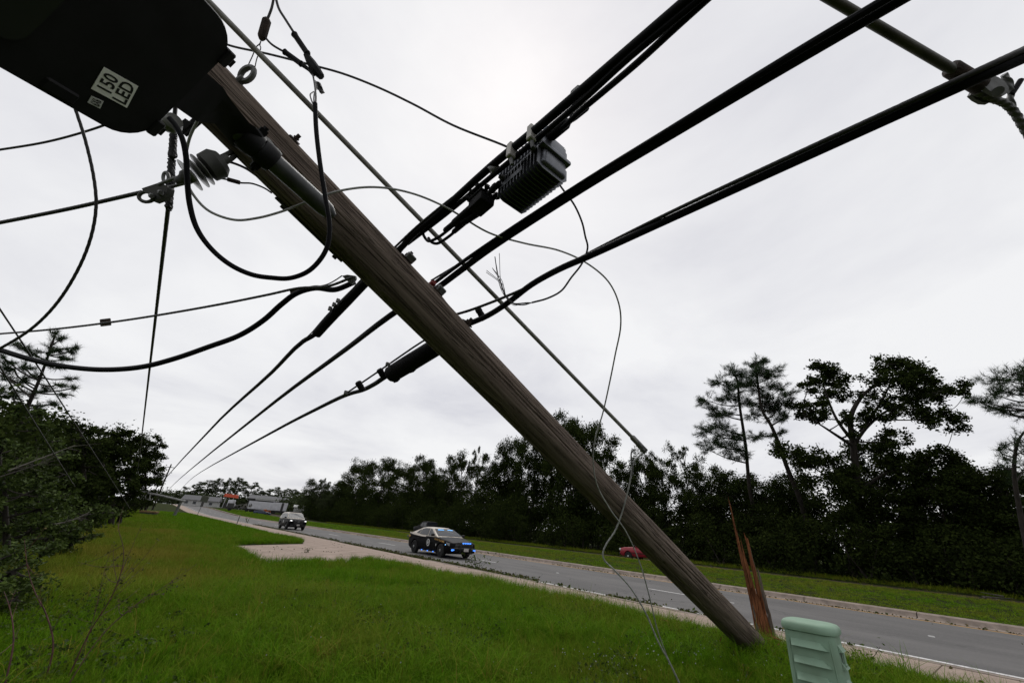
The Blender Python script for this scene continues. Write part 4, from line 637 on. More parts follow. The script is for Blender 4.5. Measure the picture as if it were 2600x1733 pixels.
    for y in S['axles']:
        for s in (-1, 1):
            x = s * (hw - 0.13); w = S['wr']; wl = MB().lathe((x - s * 0.11, y, w), (x + s * 0.115, y, w), [(0, w * 0.7), (0.03, w * 0.94), (0.12, w), (0.88, w), (0.97, w * 0.94), (1, w * 0.68), (0.9, w * 0.66)], 30).build('wheel', M['tyre'], root)
            rb = MB().lathe((x + s * 0.07, y, w), (x + s * 0.105, y, w), [(0, w * 0.67), (0.6, w * 0.66), (0.7, w * 0.5), (0.75, w * 0.25), (1, w * 0.22)], 26)
            for k in range(5): a = 2 * math.pi * k / 5; rb.box((x + s * 0.095, y + math.cos(a) * w * 0.42, w + math.sin(a) * w * 0.42), (0.02, w * 0.46, w * 0.15), ((1, 0, 0), (0, math.cos(a), math.sin(a)), (0, -math.sin(a), math.cos(a))))
            rb.build('rim', M[S.get('rim', 'rim')], wl)
            MB().lathe((x + s * 0.10, y, w), (x + s * 0.135, y, w), [(0, w * 0.20), (0.7, w * 0.19), (1, w * 0.10)], 14).build('hub_cap', M['chrome'], wl)
    for s in (-1, 1):
        ym = S['mirror']; zm = ip(belt, ym) + 0.08; mr = MB().rbox((s * (hw + 0.10), ym, zm), (0.20, 0.10, 0.14), 0.03, 3).box((s * (hw - 0.02), ym + 0.02, zm - 0.05), (0.1, 0.06, 0.03)); mr.build('mirror', M[S.get('mirror_mat', 'trim')], root)
    return side_x
def front_z(S, y): return ip(S['top'], y)

SED = dict(L=5.04, hw=0.94, wr=0.345, axles=(0.96, 4.01), zroof=1.46, roofw=0.66, mirror=1.72,
  plan=((0, 0.74), (0.10, 0.86), (0.35, 0.95), (0.9, 1.0), (4.2, 1.0), (4.8, 0.95), (5.04, 0.84)),
  top=((0, 0.70), (0.06, 0.78), (0.5, 0.86), (1.45, 1.0), (1.7, 1.0), (3.2, 1.0), (4.2, 1.06), (4.95, 1.10), (5.04, 1.02)),
  low=((0, 0.30), (0.3, 0.22), (4.7, 0.22), (5.04, 0.36)), belt=((1.3, 1.0), (3.2, 1.0), (4.6, 1.08)),
  green=((1.42, 1.0), (2.30, 1.38), (2.75, 1.455), (3.2, 1.46), (3.7, 1.40), (4.25, 1.22), (4.66, 1.10)), screen=(1.5, 2.28), rear=(4.6, 3.78),
  windows=([(1.78, 1.02), (2.58, 1.03), (2.66, 1.385), (2.45, 1.36), (2.2, 1.24)], [(2.66, 1.03), (3.62, 1.06), (3.56, 1.34), (3.3, 1.39), (2.74, 1.395)], [(3.70, 1.075), (4.02, 1.11), (3.86, 1.24), (3.64, 1.32)]))
sedan = thing('police_car', 'black and cream state trooper sedan with blue lights flashing on the road', 'police car', (14.08, 20.42, 0))
sxf = car(sedan, SED, 'car_black', 'car_cream')
def sd(b, nm, m, par=None): return b.build(nm, M[m], par or sedan, smooth=35)
for s in (-1, 1):                                          # cream shoulder behind the rear doors
    V = [(s * (0.94 * ip(SED['plan'], y) * k), y, z) for y, z, k in ((2.66, 1.0, 0.945), (3.2, 1.005, 0.945), (4.2, 1.065, 0.945), (4.9, 1.10, 0.945), (4.9, 1.045, 0.975), (4.2, 0.985, 0.977), (3.2, 0.93, 0.977), (2.72, 0.93, 0.977))]
    sd(MB().prism(V, (s * 0.008, 0, 0.004)), 'cream_shoulder', 'car_cream')
sd(MB().prism([(-0.84, 4.62, 1.135), (0.84, 4.62, 1.135), (0.80, 5.0, 1.125), (-0.80, 5.0, 1.125)], (0, 0, 0.008)), 'boot_lid', 'car_cream')
sd(MB().rbox((0, 0.02, 0.56), (1.18, 0.10, 0.30), 0.03, 2), 'grille', 'trim')
sd(MB().rbox((0, -0.02, 0.36), (1.4, 0.12, 0.12), 0.04, 2), 'bumper', 'car_black')
pbm = MB()
for s in (-1, 1): pbm.tube(spline([(s * 0.33, 0.05, 0.32), (s * 0.33, -0.17, 0.36), (s * 0.33, -0.19, 0.55), (s * 0.31, -0.14, 0.80), (s * 0.28, -0.05, 0.82)], 5), 0.035, 8)
pbm.tube([(-0.33, -0.19, 0.52), (0.33, -0.19, 0.52)], 0.03, 8).tube([(-0.31, -0.16, 0.76), (0.31, -0.16, 0.76)], 0.03, 8)
for s in (-1, 1): pbm.tube(spline([(s * 0.33, -0.18, 0.5), (s * 0.62, -0.12, 0.52), (s * 0.82, 0.08, 0.5)], 5), 0.028, 8)
sd(pbm, 'push_bumper', 'trim')
sd(MB().rbox((0, -0.21, 0.78), (0.62, 0.05, 0.085), 0.01, 1), 'light_bar', 'trim')
for k in range(4): sd(MB().rbox((-0.225 + 0.15 * k, -0.24, 0.785), (0.11, 0.02, 0.058), 0.004, 1), 'blue_light', 'blue_led')
for s in (-1, 1):
    sd(MB().prism([(s * 0.62, 0.06, 0.70), (s * 0.86, 0.28, 0.76), (s * 0.885, 0.46, 0.79), (s * 0.885, 0.44, 0.68), (s * 0.84, 0.2, 0.62), (s * 0.62, 0.04, 0.60)], (s * 0.012, -0.02, 0.0)), 'headlight', 'lamp_glass')
    sd(MB().rbox((s * 0.70, 0.02, 0.43), (0.17, 0.06, 0.085), 0.01, 1), 'blue_light', 'blue_led')
    sd(MB().rbox((s * 0.905, 0.50, 0.66), (0.03, 0.05, 0.05), 0.008, 1), 'blue_light', 'blue_led_pale')
    for y in (1.72, 2.35, 3.02): sd(MB().rbox((s * 0.905, y, 0.235), (0.03, 0.11, 0.045), 0.006, 1), 'blue_light', 'blue_led')
    sd(MB().rbox((s * 0.925, 4.93, 0.86), (0.05, 0.14, 0.12), 0.01, 1), 'tail_light', 'lamp_glass')
    sd(MB().box((s * 0.945, 2.62, 0.64), (0.006, 0.008, 0.66)).box((s * 0.945, 3.66, 0.66), (0.006, 0.008, 0.62)).box((s * 0.945, 1.6, 0.64), (0.006, 0.008, 0.66)), 'door_seams', 'trim')
    for y in (2.48, 3.5): sd(MB().rbox((s * 0.945, y, 0.86), (0.03, 0.20, 0.035), 0.008, 1), 'door_handle', 'car_black')
for x0, x1 in ((-0.50, -0.10), (0.14, 0.50)):              # visor lights behind the top of the windscreen
    sd(MB().rbox(((x0 + x1) / 2, 2.13, 1.345), (x1 - x0, 0.02, 0.055), 0.004, 1, ((1, 0, 0), (0, 0.92, 0.39), (0, -0.39, 0.92))), 'visor_light', 'blue_led_pale')
sd(MB().rbox((0, -0.245, 0.46), (0.31, 0.012, 0.155), 0.004, 1), 'licence_plate', 'plate')
sd(MB().box((-0.2, 1.48, 1.03), (0.7, 0.015, 0.012)).box((0.35, 1.5, 1.03), (0.5, 0.015, 0.012)), 'wipers', 'trim')
sl_ = MB().lathe((-0.955, 2.30, 0.66), (-0.962, 2.30, 0.66), [(0, 0.185), (1, 0.185)], 28); seal = sd(sl_, 'door_seal', 'white_vinyl')
sd(MB().lathe((-0.9625, 2.30, 0.66), (-0.966, 2.30, 0.66), [(0, 0.135), (1, 0.135)], 24), 'seal_field', 'trim', seal)
st = []
for k in range(10): a = math.pi / 2 + k * math.pi / 5; rr = 0.115 if k % 2 == 0 else 0.06; st.append((-0.967, 2.30 - rr * math.cos(a), 0.66 + rr * math.sin(a)))
sd(MB().prism(st, (-0.003, 0, 0)), 'seal_star', 'white_vinyl', seal)
text_on_quad('fender_lettering', 'STATE TROOPER', [(-0.948, 1.66, 0.845), (-0.925, 0.62, 0.735), (-0.935, 1.66, 0.935), (-0.905, 0.62, 0.825)], M['gold'], sedan, (-0.006, 0, 0), 0.0)
text_on_quad('fender_lettering', 'STATE TROOPER', [(0.925, 0.62, 0.735), (0.948, 1.66, 0.845), (0.905, 0.62, 0.825), (0.935, 1.66, 0.935)], M['gold'], sedan, (0.006, 0, 0), 0.0)
sd(MB().prism([(-0.94, 4.55, 0.93), (-0.93, 4.72, 0.95), (-0.91, 4.88, 0.93), (-0.905, 4.9, 0.88), (-0.92, 4.75, 0.84), (-0.935, 4.6, 0.85)], (-0.006, 0, 0)), 'rear_emblem', 'gold')
sd(MB().rbox((-0.952, 1.42, 0.60), (0.008, 0.05, 0.11), 0.003, 1), 'fender_badge', 'white_vinyl')

SUV = dict(L=5.0, hw=1.0, wr=0.37, axles=(0.95, 3.82), zroof=1.78, roofw=0.74, mirror=1.55,
  plan=((0, 0.82), (0.12, 0.92), (0.4, 0.98), (1.0, 1.0), (4.4, 1.0), (5.0, 0.92)), top=((0, 0.84), (0.08, 1.0), (0.5, 1.06), (1.3, 1.14), (5.0, 1.16)),
  low=((0, 0.34), (0.4, 0.27), (4.6, 0.27), (5.0, 0.4)), belt=((1.2, 1.14), (5.0, 1.16)),
  green=((1.22, 1.14), (1.95, 1.66), (2.3, 1.75), (3.2, 1.78), (4.3, 1.75), (4.62, 1.68), (4.95, 1.2)), screen=(1.3, 1.98), rear=(4.92, 4.66),
  windows=([(1.62, 1.16), (2.45, 1.17), (2.45, 1.62), (2.15, 1.61)], [(2.54, 1.17), (3.45, 1.18), (3.4, 1.63), (2.54, 1.63)], [(3.55, 1.18), (4.55, 1.2), (4.35, 1.6), (3.5, 1.63)]))
suv = thing('police_suv', 'black police SUV with cream roof and lit headlights farther up the road', 'police car', (13.72, 53.0, 0)); car(suv, SUV, 'car_black', 'car_cream')
def sv_(b, nm, m): return b.build(nm, M[m], suv, smooth=35)
sv_(MB().rbox((0, 0.03, 0.72), (1.0, 0.10, 0.30), 0.03, 2), 'grille', 'trim'); sv_(MB().rbox((0, -0.02, 0.45), (1.6, 0.14, 0.18), 0.05, 2), 'bumper', 'trim')
for s in (-1, 1):
    sv_(MB().rbox((s * 0.76, 0.10, 0.90), (0.20, 0.10, 0.13), 0.03, 2, ((1, 0.35 * s, 0), (-0.35 * s, 1, 0), (0, 0, 1))), 'headlight', 'head_led')
    sv_(MB().rbox((s * 0.58, 0.05, 0.89), (0.14, 0.06, 0.10), 0.02, 1), 'headlight_surround', 'lamp_glass')
    sv_(MB().prism([(s * 0.955, 3.46, 1.13), (s * 0.955, 4.7, 1.15), (s * 0.955, 4.7, 1.06), (s * 0.955, 3.46, 1.05)], (s * 0.008, 0, 0)), 'cream_shoulder', 'car_cream')
    sv_(MB().prism([(s * 0.99, 2.45 + 0.15 * math.cos(a), 0.78 + 0.16 * math.sin(a)) for a in np.linspace(0, 2 * np.pi, 16, endpoint=False)], (s * 0.01, 0, 0)), 'door_seal', 'white_vinyl')
pbm = MB()
for s in (-1, 1): pbm.tube(spline([(s * 0.4, 0.05, 0.4), (s * 0.4, -0.18, 0.45), (s * 0.4, -0.16, 0.95), (s * 0.36, 0.02, 1.0)], 5), 0.035, 8)
pbm.tube([(-0.4, -0.18, 0.6), (0.4, -0.18, 0.6)], 0.03, 8).tube([(-0.4, -0.18, 0.9), (0.4, -0.18, 0.9)], 0.03, 8); sv_(pbm, 'push_bumper', 'trim')
sv_(MB().rbox((0, 2.5, 1.845), (1.2, 0.28, 0.07), 0.02, 2).box((0, 2.5, 1.80), (1.0, 0.1, 0.04)), 'roof_light_bar', 'trim')
sv_(MB().rbox((0.0, -0.20, 0.52), (0.31, 0.012, 0.155), 0.004, 1), 'licence_plate', 'plate'); sv_(MB().rbox((0.0, -0.03, 0.84), (0.16, 0.012, 0.06), 0.02, 2), 'badge', 'chrome')

PICK = dict(L=5.8, hw=1.0, wr=0.42, axles=(1.0, 4.6), zroof=1.93, roofw=0.78, mirror=1.75,
  plan=((0, 0.88), (0.15, 0.96), (0.5, 1.0), (5.8, 0.98)), top=((0, 1.0), (0.08, 1.14), (1.5, 1.24), (5.8, 1.30)), low=((0, 0.45), (0.4, 0.38), (5.8, 0.5)), belt=((1.3, 1.24), (5.8, 1.3)),
  green=((1.45, 1.24), (2.15, 1.82), (2.5, 1.91), (3.4, 1.93), (3.85, 1.88), (4.0, 1.3)), screen=(1.55, 2.15), rear=(3.98, 3.87),
  windows=([(1.95, 1.28), (2.75, 1.29), (2.75, 1.78), (2.4, 1.76)], [(2.84, 1.29), (3.7, 1.30), (3.62, 1.78), (2.84, 1.79)]))
pk = thing('pickup_truck', 'black pickup truck beyond the median behind the trooper sedan', 'pickup truck', (32.4, 59.4, 0), rz=math.pi); car(pk, PICK, 'car_black', 'car_black')
for s in (-1, 1):
    MB().rbox((s * 0.93, 4.95, 1.30), (0.08, 1.7, 0.10), 0.03, 2).build('bed_rail', M['car_black'], pk); MB().rbox((s * 0.72, 0.05, 0.98), (0.34, 0.1, 0.16), 0.03, 2).build('headlight', M['lamp_glass'], pk)
    MB().box((s * 0.965, 3.0, 1.255), (0.012, 2.1, 0.018)).build('chrome_strip', M['chrome'], pk)
MB().rbox((0, 0.0, 0.98), (1.0, 0.1, 0.26), 0.03, 2).build('grille', M['chrome'], pk)
RED = dict(L=4.5, hw=0.85, wr=0.34, axles=(0.85, 3.55), zroof=1.62, roofw=0.74, mirror=1.55, rim='rim',
  plan=((0, 0.84), (0.12, 0.93), (0.4, 0.98), (0.9, 1.0), (4.5, 0.97)), top=((0, 0.80), (0.06, 0.90), (0.4, 0.97), (1.35, 1.04), (4.5, 1.06)), low=((0, 0.38), (0.4, 0.32), (4.5, 0.42)), belt=((1.2, 1.04), (4.5, 1.06)),
  green=((1.35, 1.04), (2.0, 1.54), (2.3, 1.61), (2.9, 1.61), (3.05, 1.55), (3.15, 1.08)), screen=(1.42, 2.0), rear=(3.14, 3.06), windows=([(1.78, 1.07), (2.62, 1.08), (2.62, 1.48), (2.2, 1.47)], [(2.7, 1.08), (3.0, 1.08), (2.98, 1.47), (2.7, 1.48)]))
rd = thing('red_pickup', 'dark red compact pickup beyond the median partly hidden by the leaning pole', 'pickup truck', (31.9, 22.5, 0), rz=math.pi); car(rd, RED, 'car_red', 'car_red')
for s in (-1, 1): MB().rbox((s * 0.70, 0.06, 0.80), (0.26, 0.14, 0.15), 0.04, 2).build('headlight', M['white_vinyl'], rd); MB().rbox((s * 0.86, 2.45, 0.92), (0.03, 0.18, 0.035), 0.008, 1).build('door_handle', M['chrome'], rd); MB().box((s * 0.855, 2.3, 0.62), (0.02, 2.2, 0.05)).build('side_moulding', M['trim'], rd)
for s in (-1, 1): MB().rbox((s * 0.79, 3.85, 1.06), (0.07, 1.25, 0.08), 0.02, 2).build('bed_rail', M['car_red'], rd)
MB().rbox((0, -0.02, 0.48), (1.5, 0.12, 0.18), 0.04, 2).build('bumper', M['trim'], rd)
# ------------------------------------------------------------------ far end of the road
def gpos(px, dep, y=None):                                  # ground point under a photo column at a depth
    a, b = at(px, 1200, dep), at(px, 1400, dep); z = None
    for _ in range(6):
        t = 0.5 if z is None else (z - a[2]) / (b[2] - a[2]); p = a + (b - a) * t; z = float(gz(p[0], p[1]))
    p[2] = z; return p
M['house_white'] = pbr('white_siding', (0.40, 0.40, 0.39), (0.32, 0.32, 0.31), scale=2, rough=0.8)
M['roof_grey'] = pbr('grey_shingle', (0.12, 0.12, 0.125), (0.08, 0.08, 0.085), scale=4, rough=0.9)
M['sign_red'] = pbr('orange_red_fascia', (0.50, 0.075, 0.03), (0.42, 0.06, 0.025), scale=3, rough=0.6)
M['dark_wall'] = pbr('dark_wall', (0.05, 0.048, 0.046), (0.03, 0.03, 0.03), scale=3, rough=0.9)
M['trailer_white'] = pbr('trailer_white', (0.46, 0.46, 0.49), (0.38, 0.38, 0.40), scale=1.5, rough=0.5)
M['far_metal'] = pbr('grey_galvanised_pole', (0.24, 0.24, 0.235), (0.15, 0.15, 0.145), scale=5, rough=0.6)
M['sign_back'] = pbr('sign_back_aluminium', (0.20, 0.21, 0.19), (0.15, 0.155, 0.14), scale=2, rough=0.5, metal=0.2)
M['rust_orange'] = pbr('rust_orange', (0.35, 0.10, 0.03), rough=0.8)
# house
hp0 = gpos(508, 200); ho = thing('house', 'low white house with grey gabled roof far up the road', 'house', hp0, rz=R(-14))
MB().box((0, 0, 1.4), (15, 8, 2.8)).build('wall', M['house_white'], ho)
MB().prism([(-8, -4.8, 2.7), (-8, 4.8, 2.7), (-8, 0, 4.9)], (16, 0, 0)).build('roof', M['roof_grey'], ho, smooth=0)
for x in (-5.5, -2.2, 4.6): w_ = MB().box((x, -4.03, 1.5), (1.3, 0.08, 1.2)).build('window', M['glass'], ho); MB().box((x, -4.06, 0.85), (1.5, 0.1, 0.12)).build('sill', M['house_white'], w_)
MB().box((1.2, -4.03, 1.05), (1.0, 0.08, 2.1)).build('door', M['dark_wall'], ho); MB().box((5.6, 0.5, 4.6), (0.7, 0.7, 1.4)).build('chimney', M['dark_wall'], ho)
# red pole sign on four legs
rp0 = gpos(577, 180); rs_ = thing('red_canopy', 'orange red canopy sign on white legs far up the road', 'canopy', rp0, rz=R(-10))
MB().prism([(-2.9, -1.6, 4.6), (2.9, -1.6, 4.3), (2.7, -1.4, 5.7), (-2.5, -1.4, 5.9)], (0, 3.0, 0)).build('fascia', M['sign_red'], rs_, smooth=0)
for x, y in ((-1.7, -1.2), (1.2, -1.2), (-1.7, 1.2), (1.2, 1.2)): MB().tube([(x - 0.3, y, 0), (x, y, 4.5)], 0.11, 8).build('leg', M['house_white'], rs_)
MB().box((0, 0.5, 1.0), (4.2, 1.0, 2.0)).build('kiosk', M['dark_wall'], rs_)
# white box trailers and trucks
def trailer(name, label, px, dep, L, rz, stripe):
    p = gpos(px, dep); t = thing(name, label, 'trailer', p, rz, 'white trailers and trucks in the far lot'); MB().rbox((0, 0, 2.55), (L, 2.5, 2.7), 0.06, 1).build('box', M['trailer_white'], t)
    MB().box((0, 0, 1.12), (L - 0.4, 2.2, 0.16)).build('frame', M['dark_wall'], t)
    for x in (L * 0.36, L * 0.28, -L * 0.32):
        for y in (-1, 1): MB().lathe((x, y - 0.14, 0.5), (x, y + 0.14, 0.5), [(0, 0.4), (0.1, 0.5), (0.9, 0.5), (1, 0.4)], 16).build('wheel', M['tyre'], t)
    if stripe: MB().box((L * 0.18, -1.262, 2.55), (L * 0.16, 0.02, 2.6)).build('dark_panel', M['dark_wall'], t)
    return t
trailer('box_trailer', 'long white box trailer parked left of the far trees', 662, 150, 9.5, R(-16), False)
tr2 = trailer('box_truck', 'short white box truck with dark side panel right of the long trailer', 705, 146, 4.8, R(-16), True)
p = gpos(583, 168); tk = thing('semi_truck', 'white semi truck cab parked beside the red canopy', 'truck', p, R(60)); MB().rbox((0, 0, 1.9), (2.3, 2.2, 2.9), 0.2, 2).rbox((1.6, 0, 1.2), (1.5, 1.9, 1.3), 0.15, 2).build('cab', M['trailer_white'], tk); MB().prism([(1.16, -0.9, 2.1), (1.16, 0.9, 2.1), (1.16, 0.85, 3.0), (1.16, -0.85, 3.0)], (0.03, 0, 0)).build('windscreen', M['glass'], tk)
for x in (-0.7, 1.6):
    for y in (-1, 1): MB().lathe((x, y - 0.14, 0.5), (x, y + 0.14, 0.5), [(0, 0.4), (0.1, 0.5), (0.9, 0.5), (1, 0.4)], 16).build('wheel', M['tyre'], tk)
p = gpos(612, 138); fb = thing('flatbed_truck', 'dark flatbed truck loaded with machinery in the far lot', 'truck', p, R(-14))
MB().box((0.6, 0, 0.95), (7, 2.3, 0.25)).build('bed', M['dark_wall'], fb); MB().rbox((-3.6, 0, 1.4), (1.8, 2.1, 1.9), 0.2, 2).build('cab', M['dark_wall'], fb); MB().prism([(-4.45, -0.9, 1.6), (-4.45, 0.9, 1.6), (-4.2, 0.85, 2.2), (-4.2, -0.85, 2.2)], (-0.04, 0, 0)).build('windscreen', M['glass'], fb)
ld = MB(); rs = np.random.RandomState(8)
for k in range(16): c_ = np.array((rs.uniform(-1.8, 3.2), rs.uniform(-0.8, 0.8), rs.uniform(1.2, 2.5))); ld.box(c_, rs.uniform(0.25, 0.9, 3)) if k % 2 else ld.tube([c_, c_ + rs.uniform(-1.2, 1.2, 3) * (1, .6, .5)], 0.09, 6)
ld.build('machinery', pbr('machinery', (0.16, 0.15, 0.13), (0.04, 0.04, 0.04), scale=2, rough=0.7), fb)
for x in (-3.6, 1.5, 2.8):
    for y in (-1, 1): MB().lathe((x, y - 0.14, 0.45), (x, y + 0.14, 0.45), [(0, 0.36), (0.1, 0.45), (0.9, 0.45), (1, 0.36)], 16).build('wheel', M['tyre'], fb)
p = gpos(686, 132); bc = thing('blue_car', 'dark blue car parked in front of the white trailers', 'car', p, R(75)); car(bc, SED, 'car_blue', 'car_blue')
p = gpos(672, 134); ob = thing('orange_loader', 'small rusty orange machine beside the dark blue car', 'machine', p, R(20)); MB().rbox((0, 0, 0.75), (1.4, 1.1, 0.8), 0.08, 1).rbox((-0.3, 0, 1.4), (0.7, 0.9, 0.7), 0.06, 1).build('body', M['rust_orange'], ob); MB().tube(spline([(0.5, 0, 1.0), (1.2, 0, 1.5), (1.8, 0, 0.6)], 5), 0.1, 6).build('boom', M['rust_orange'], ob)
for x in (-0.5, 0.5):
    for y in (-0.6, 0.6): MB().lathe((x, y - 0.12, 0.36), (x, y + 0.12, 0.36), [(0, 0.28), (0.1, 0.36), (0.9, 0.36), (1, 0.28)], 14).build('wheel', M['tyre'], ob)
p = gpos(705, 175); db = thing('shop_building', 'low dark shop with a pale fascia strip behind the trailers', 'building', p, R(-14)); MB().box((0, 0, 2.3), (24, 10, 4.6)).build('wall', M['dark_wall'], db); MB().box((-5, -5.15, 4.6), (9, 0.3, 0.9)).build('fascia', M['house_white'], db); MB().prism([(-12.5, -5.4, 4.65), (-12.5, 5.4, 4.65), (-12.5, 0, 6.2)], (25, 0, 0)).build('roof', M['roof_grey'], db, smooth=0)
for x in (-9, -6, -3, 2, 6): MB().box((x, -5.02, 1.6), (1.8, 0.08, 1.8)).build('window', M['glass'], db)
p = gpos(775, 150); wb_ = thing('white_shed', 'pale shed glimpsed between the far trees right of the trailers', 'shed', p, R(-14)); MB().box((0, 0, 1.4), (9, 4, 2.8)).build('wall', M['house_white'], wb_); MB().prism([(-4.8, -2.4, 2.8), (-4.8, 2.4, 2.8), (-4.8, 0, 3.6)], (9.6, 0, 0)).build('roof', M['house_white'], wb_, smooth=0); MB().box((0, -2.03, 1.1), (1.0, 0.06, 2.0)).build('door', M['dark_wall'], wb_)
# next utility pole, fallen over its own stub, with cross arm and insulators
fd = 56.0; q0, q1 = at(338, 1243, fd), at(470, 1272, fd + 2); fp = thing('fallen_pole', 'grey utility pole lying nearly level across its stub in front of the left trees', 'utility pole', q1)
MB().tube([q0, (q0 + q1) / 2 + np.array((0, 0, .05)), q1], [0.12, 0.135, 0.15], 12).build('shaft', M['far_metal'], fp, origin=q1)
for px in (366, 372, 383): MB().tube(spline([at(px, 1251, fd - .2), at(px - 3, 1262, fd - .2), at(px, 1270, fd - .2), at(px + 4, 1266, fd - .2)], 4), 0.06, 8).build('insulator_bracket', M['house_white'], fp, origin=q1)
sb_ = at(446, 1298, fd + 2); sb_[2] = float(gz(sb_[0], sb_[1])) - 0.1; stt = at(461, 1270, fd + 2)
tag(MB().tube([sb_, stt], [0.20, 0.17], 12).add([stt + np.array(v) for v in ((-.16, 0, -.1), (.16, 0, -.1), (0, .16, -.1), (0.05, 0, .35))], [(0, 1, 3), (1, 2, 3), (2, 0, 3)]).build('pole_stub', M['far_metal'], None, origin=sb_), 'short leaning grey stub propping up the fallen pole', 'pole stub')
cbp = at(382, 1292, 54); cbp[2] = float(gz(cbp[0], cbp[1])); cbn = thing('fallen_crate', 'tan slab like box lying in the grass under the fallen pole', 'box', cbp, R(-20)); MB().rbox((0, 0, 0.42), (1.9, 1.0, 0.22), 0.02, 1).build('lid', pbr('tan_board', (0.22, 0.14, 0.06), rough=0.8), cbn); MB().box((0, 0, 0.16), (1.7, 0.9, 0.32)).build('box', M['dark_wall'], cbn)
for (x0, y0, x1, y1, d_, r_, lab) in ((435, 1178, 388, 1290, 88, 0.17, 'taller of two leaning utility poles far down the left verge'), (415, 1200, 376, 1284, 96, 0.13, 'shorter of two leaning utility poles far down the left verge')):
    a_, b__ = at(x1, y1, d_), at(x0, y0, d_); a_[2] = float(gz(a_[0], a_[1])) - 0.1; t_ = thing('utility_pole', lab, 'utility pole', a_, group='leaning poles far down the verge'); MB().tube([a_, b__], [r_, r_ * 0.7], 10).build('shaft', M['bark'], t_, origin=a_)
    ar = unit(np.cross(b__ - a_, (0, 1.0, 0))); MB().box(b__ - unit(b__ - a_) * 0.7, (1.6, 0.14, 0.14), (ar, (0, 1, 0), unit(b__ - a_))).build('cross_arm', M['bark'], t_, origin=a_)
# road signs on posts
def post_sign(px0, py0, px1, py1, dep, lab, plate):
    a_, b__ = at(px0, py0, dep), at(px1, py1, dep); zg = float(gz(a_[0], a_[1])); a_ = a_ + (b__ - a_) * ((zg - a_[2]) / (b__[2] - a_[2])) if abs(b__[2] - a_[2]) > .2 else a_
    t_ = thing('sign_post', lab, 'sign post', a_); MB().box((a_ + b__) / 2, (0.07, 0.05, float(np.linalg.norm(b__ - a_))), (unit(np.cross(b__ - a_, (0, 1., 0))), (0, 1, 0), unit(b__ - a_))).build('post', M['far_metal'], t_, origin=a_)
    if plate: u_ = unit(b__ - a_); s_ = dirw(1, 0.15, 0.3); s_ = unit(s_ - u_ * (s_ @ u_)); MB().box(b__ + u_ * plate[1] * 0.4, (plate[0], 0.02, plate[1]), (s_, np.cross(u_, s_), u_)).build('sign_plate', M['sign_back'], t_, origin=a_)
post_sign(500, 1309, 517, 1272, 66, 'blank grey road sign leaning on its post by the far sidewalk', (1.05, 1.1))
post_sign(600, 1333, 610, 1306, 40, 'short bare sign post leaning in the verge grass', None)
# distant power lines
for i, (x0, y0, x1, y1) in enumerate(((437, 1183, 300, 1260), (430, 1190, 280, 1235))): tag(MB().tube(spline([at(x0, y0, 88), at((x0 + x1) / 2, (y0 + y1) / 2 + 6, 70), at(x1, y1, 58)], 6), 0.02, 5).build('power_line', M['strand'], None, origin=at(x0, y0, 88)), 'slack power line from the far leaning pole, %s one' % ('lower' if i == 0 else 'upper'), 'power line')
# reflectors on the lane line, bits of litter
for y, lab in ((14.4, 'small white road reflector on the lane line left of the leaning pole'), (2.2, 'small white road reflector on the lane line at the right')): tag(MB().prism([(15.14, y - 0.05, 0.002), (15.26, y - 0.05, 0.002), (15.24, y - 0.03, 0.02), (15.16, y - 0.03, 0.02)], (0, 0.10, 0)).build('road_reflector', M['house_white'], None, origin=(15.2, y, 0)), lab, 'reflector', 'reflectors on the lane line')
# ------------------------------------------------------------------ trees: trunk and limbs as tubes, crowns as thousands of small leaf blades in clumps
def hor(px): return 1276 + 0.074 * (px - 370)
def dep_x(px, X): return X / at(px, hor(px), 1.0)[0]
def leaf_mesh(name, C, size, rs, aspect=0.55, droop=0.0):
    n = len(C); size = np.broadcast_to(size, (n,)) * rs.uniform(0.6, 1.35, n); a = rs.normal(size=(n, 3)); a[:, 2] = a[:, 2] * 0.7 - droop; a /= np.linalg.norm(a, axis=1)[:, None]
    b = np.cross(a, rs.normal(size=(n, 3))); b /= np.linalg.norm(b, axis=1)[:, None]; c = np.cross(a, b); L = size[:, None]; W = L * aspect
    V = np.stack([C - a * L * 0.5, C + b * W * 0.5 + c * L * 0.06 - a * L * 0.05, C + a * L * 0.5, C - b * W * 0.5 + c * L * 0.06 - a * L * 0.05], 1).reshape(-1, 3)
    F = np.arange(4 * n).reshape(n, 4); t = np.repeat(np.clip(rs.normal(0.35, 0.3, n), 0, 1), 4); return npmesh(name, V, F, tint=t)
def needle_mesh(name, C, D, length, rs, k=16, width=0.014):
    n = len(C); C = np.repeat(C, k, 0); D = np.repeat(D, k, 0); N_ = n * k; d = D * 0.75 + rs.normal(size=(N_, 3)) * 0.62; d /= np.linalg.norm(d, axis=1)[:, None]
    L = length * rs.uniform(0.6, 1.15, N_)[:, None]; b = np.cross(d, rs.normal(size=(N_, 3))); b /= np.linalg.norm(b, axis=1)[:, None]; C = C - D * (rs.uniform(0, 0.8, N_) * length)[:, None]
    V = np.stack([C - b * width * 0.5, C + b * width * 0.5, C + d * L], 1).reshape(-1, 3); t = np.repeat(np.clip(rs.normal(0.35, 0.3, N_), 0, 1), 3); return npmesh(name, V, np.arange(3 * N_).reshape(N_, 3), tint=t)
def clump_points(c, r, n, rs, squash=0.62, subs=None):
    k = subs or max(5, int(5 + r * 4)); S = rs.normal(size=(k, 3)); S /= np.linalg.norm(S, axis=1)[:, None]; S *= (rs.uniform(0.25, 1.0, k) ** 0.6)[:, None] * r; S[:, 2] *= squash
    j = rs.randint(0, k, n); P = S[j] + rs.normal(size=(n, 3)) * (r * 0.20) * np.array((1, 1, squash)); return c + P, c + S
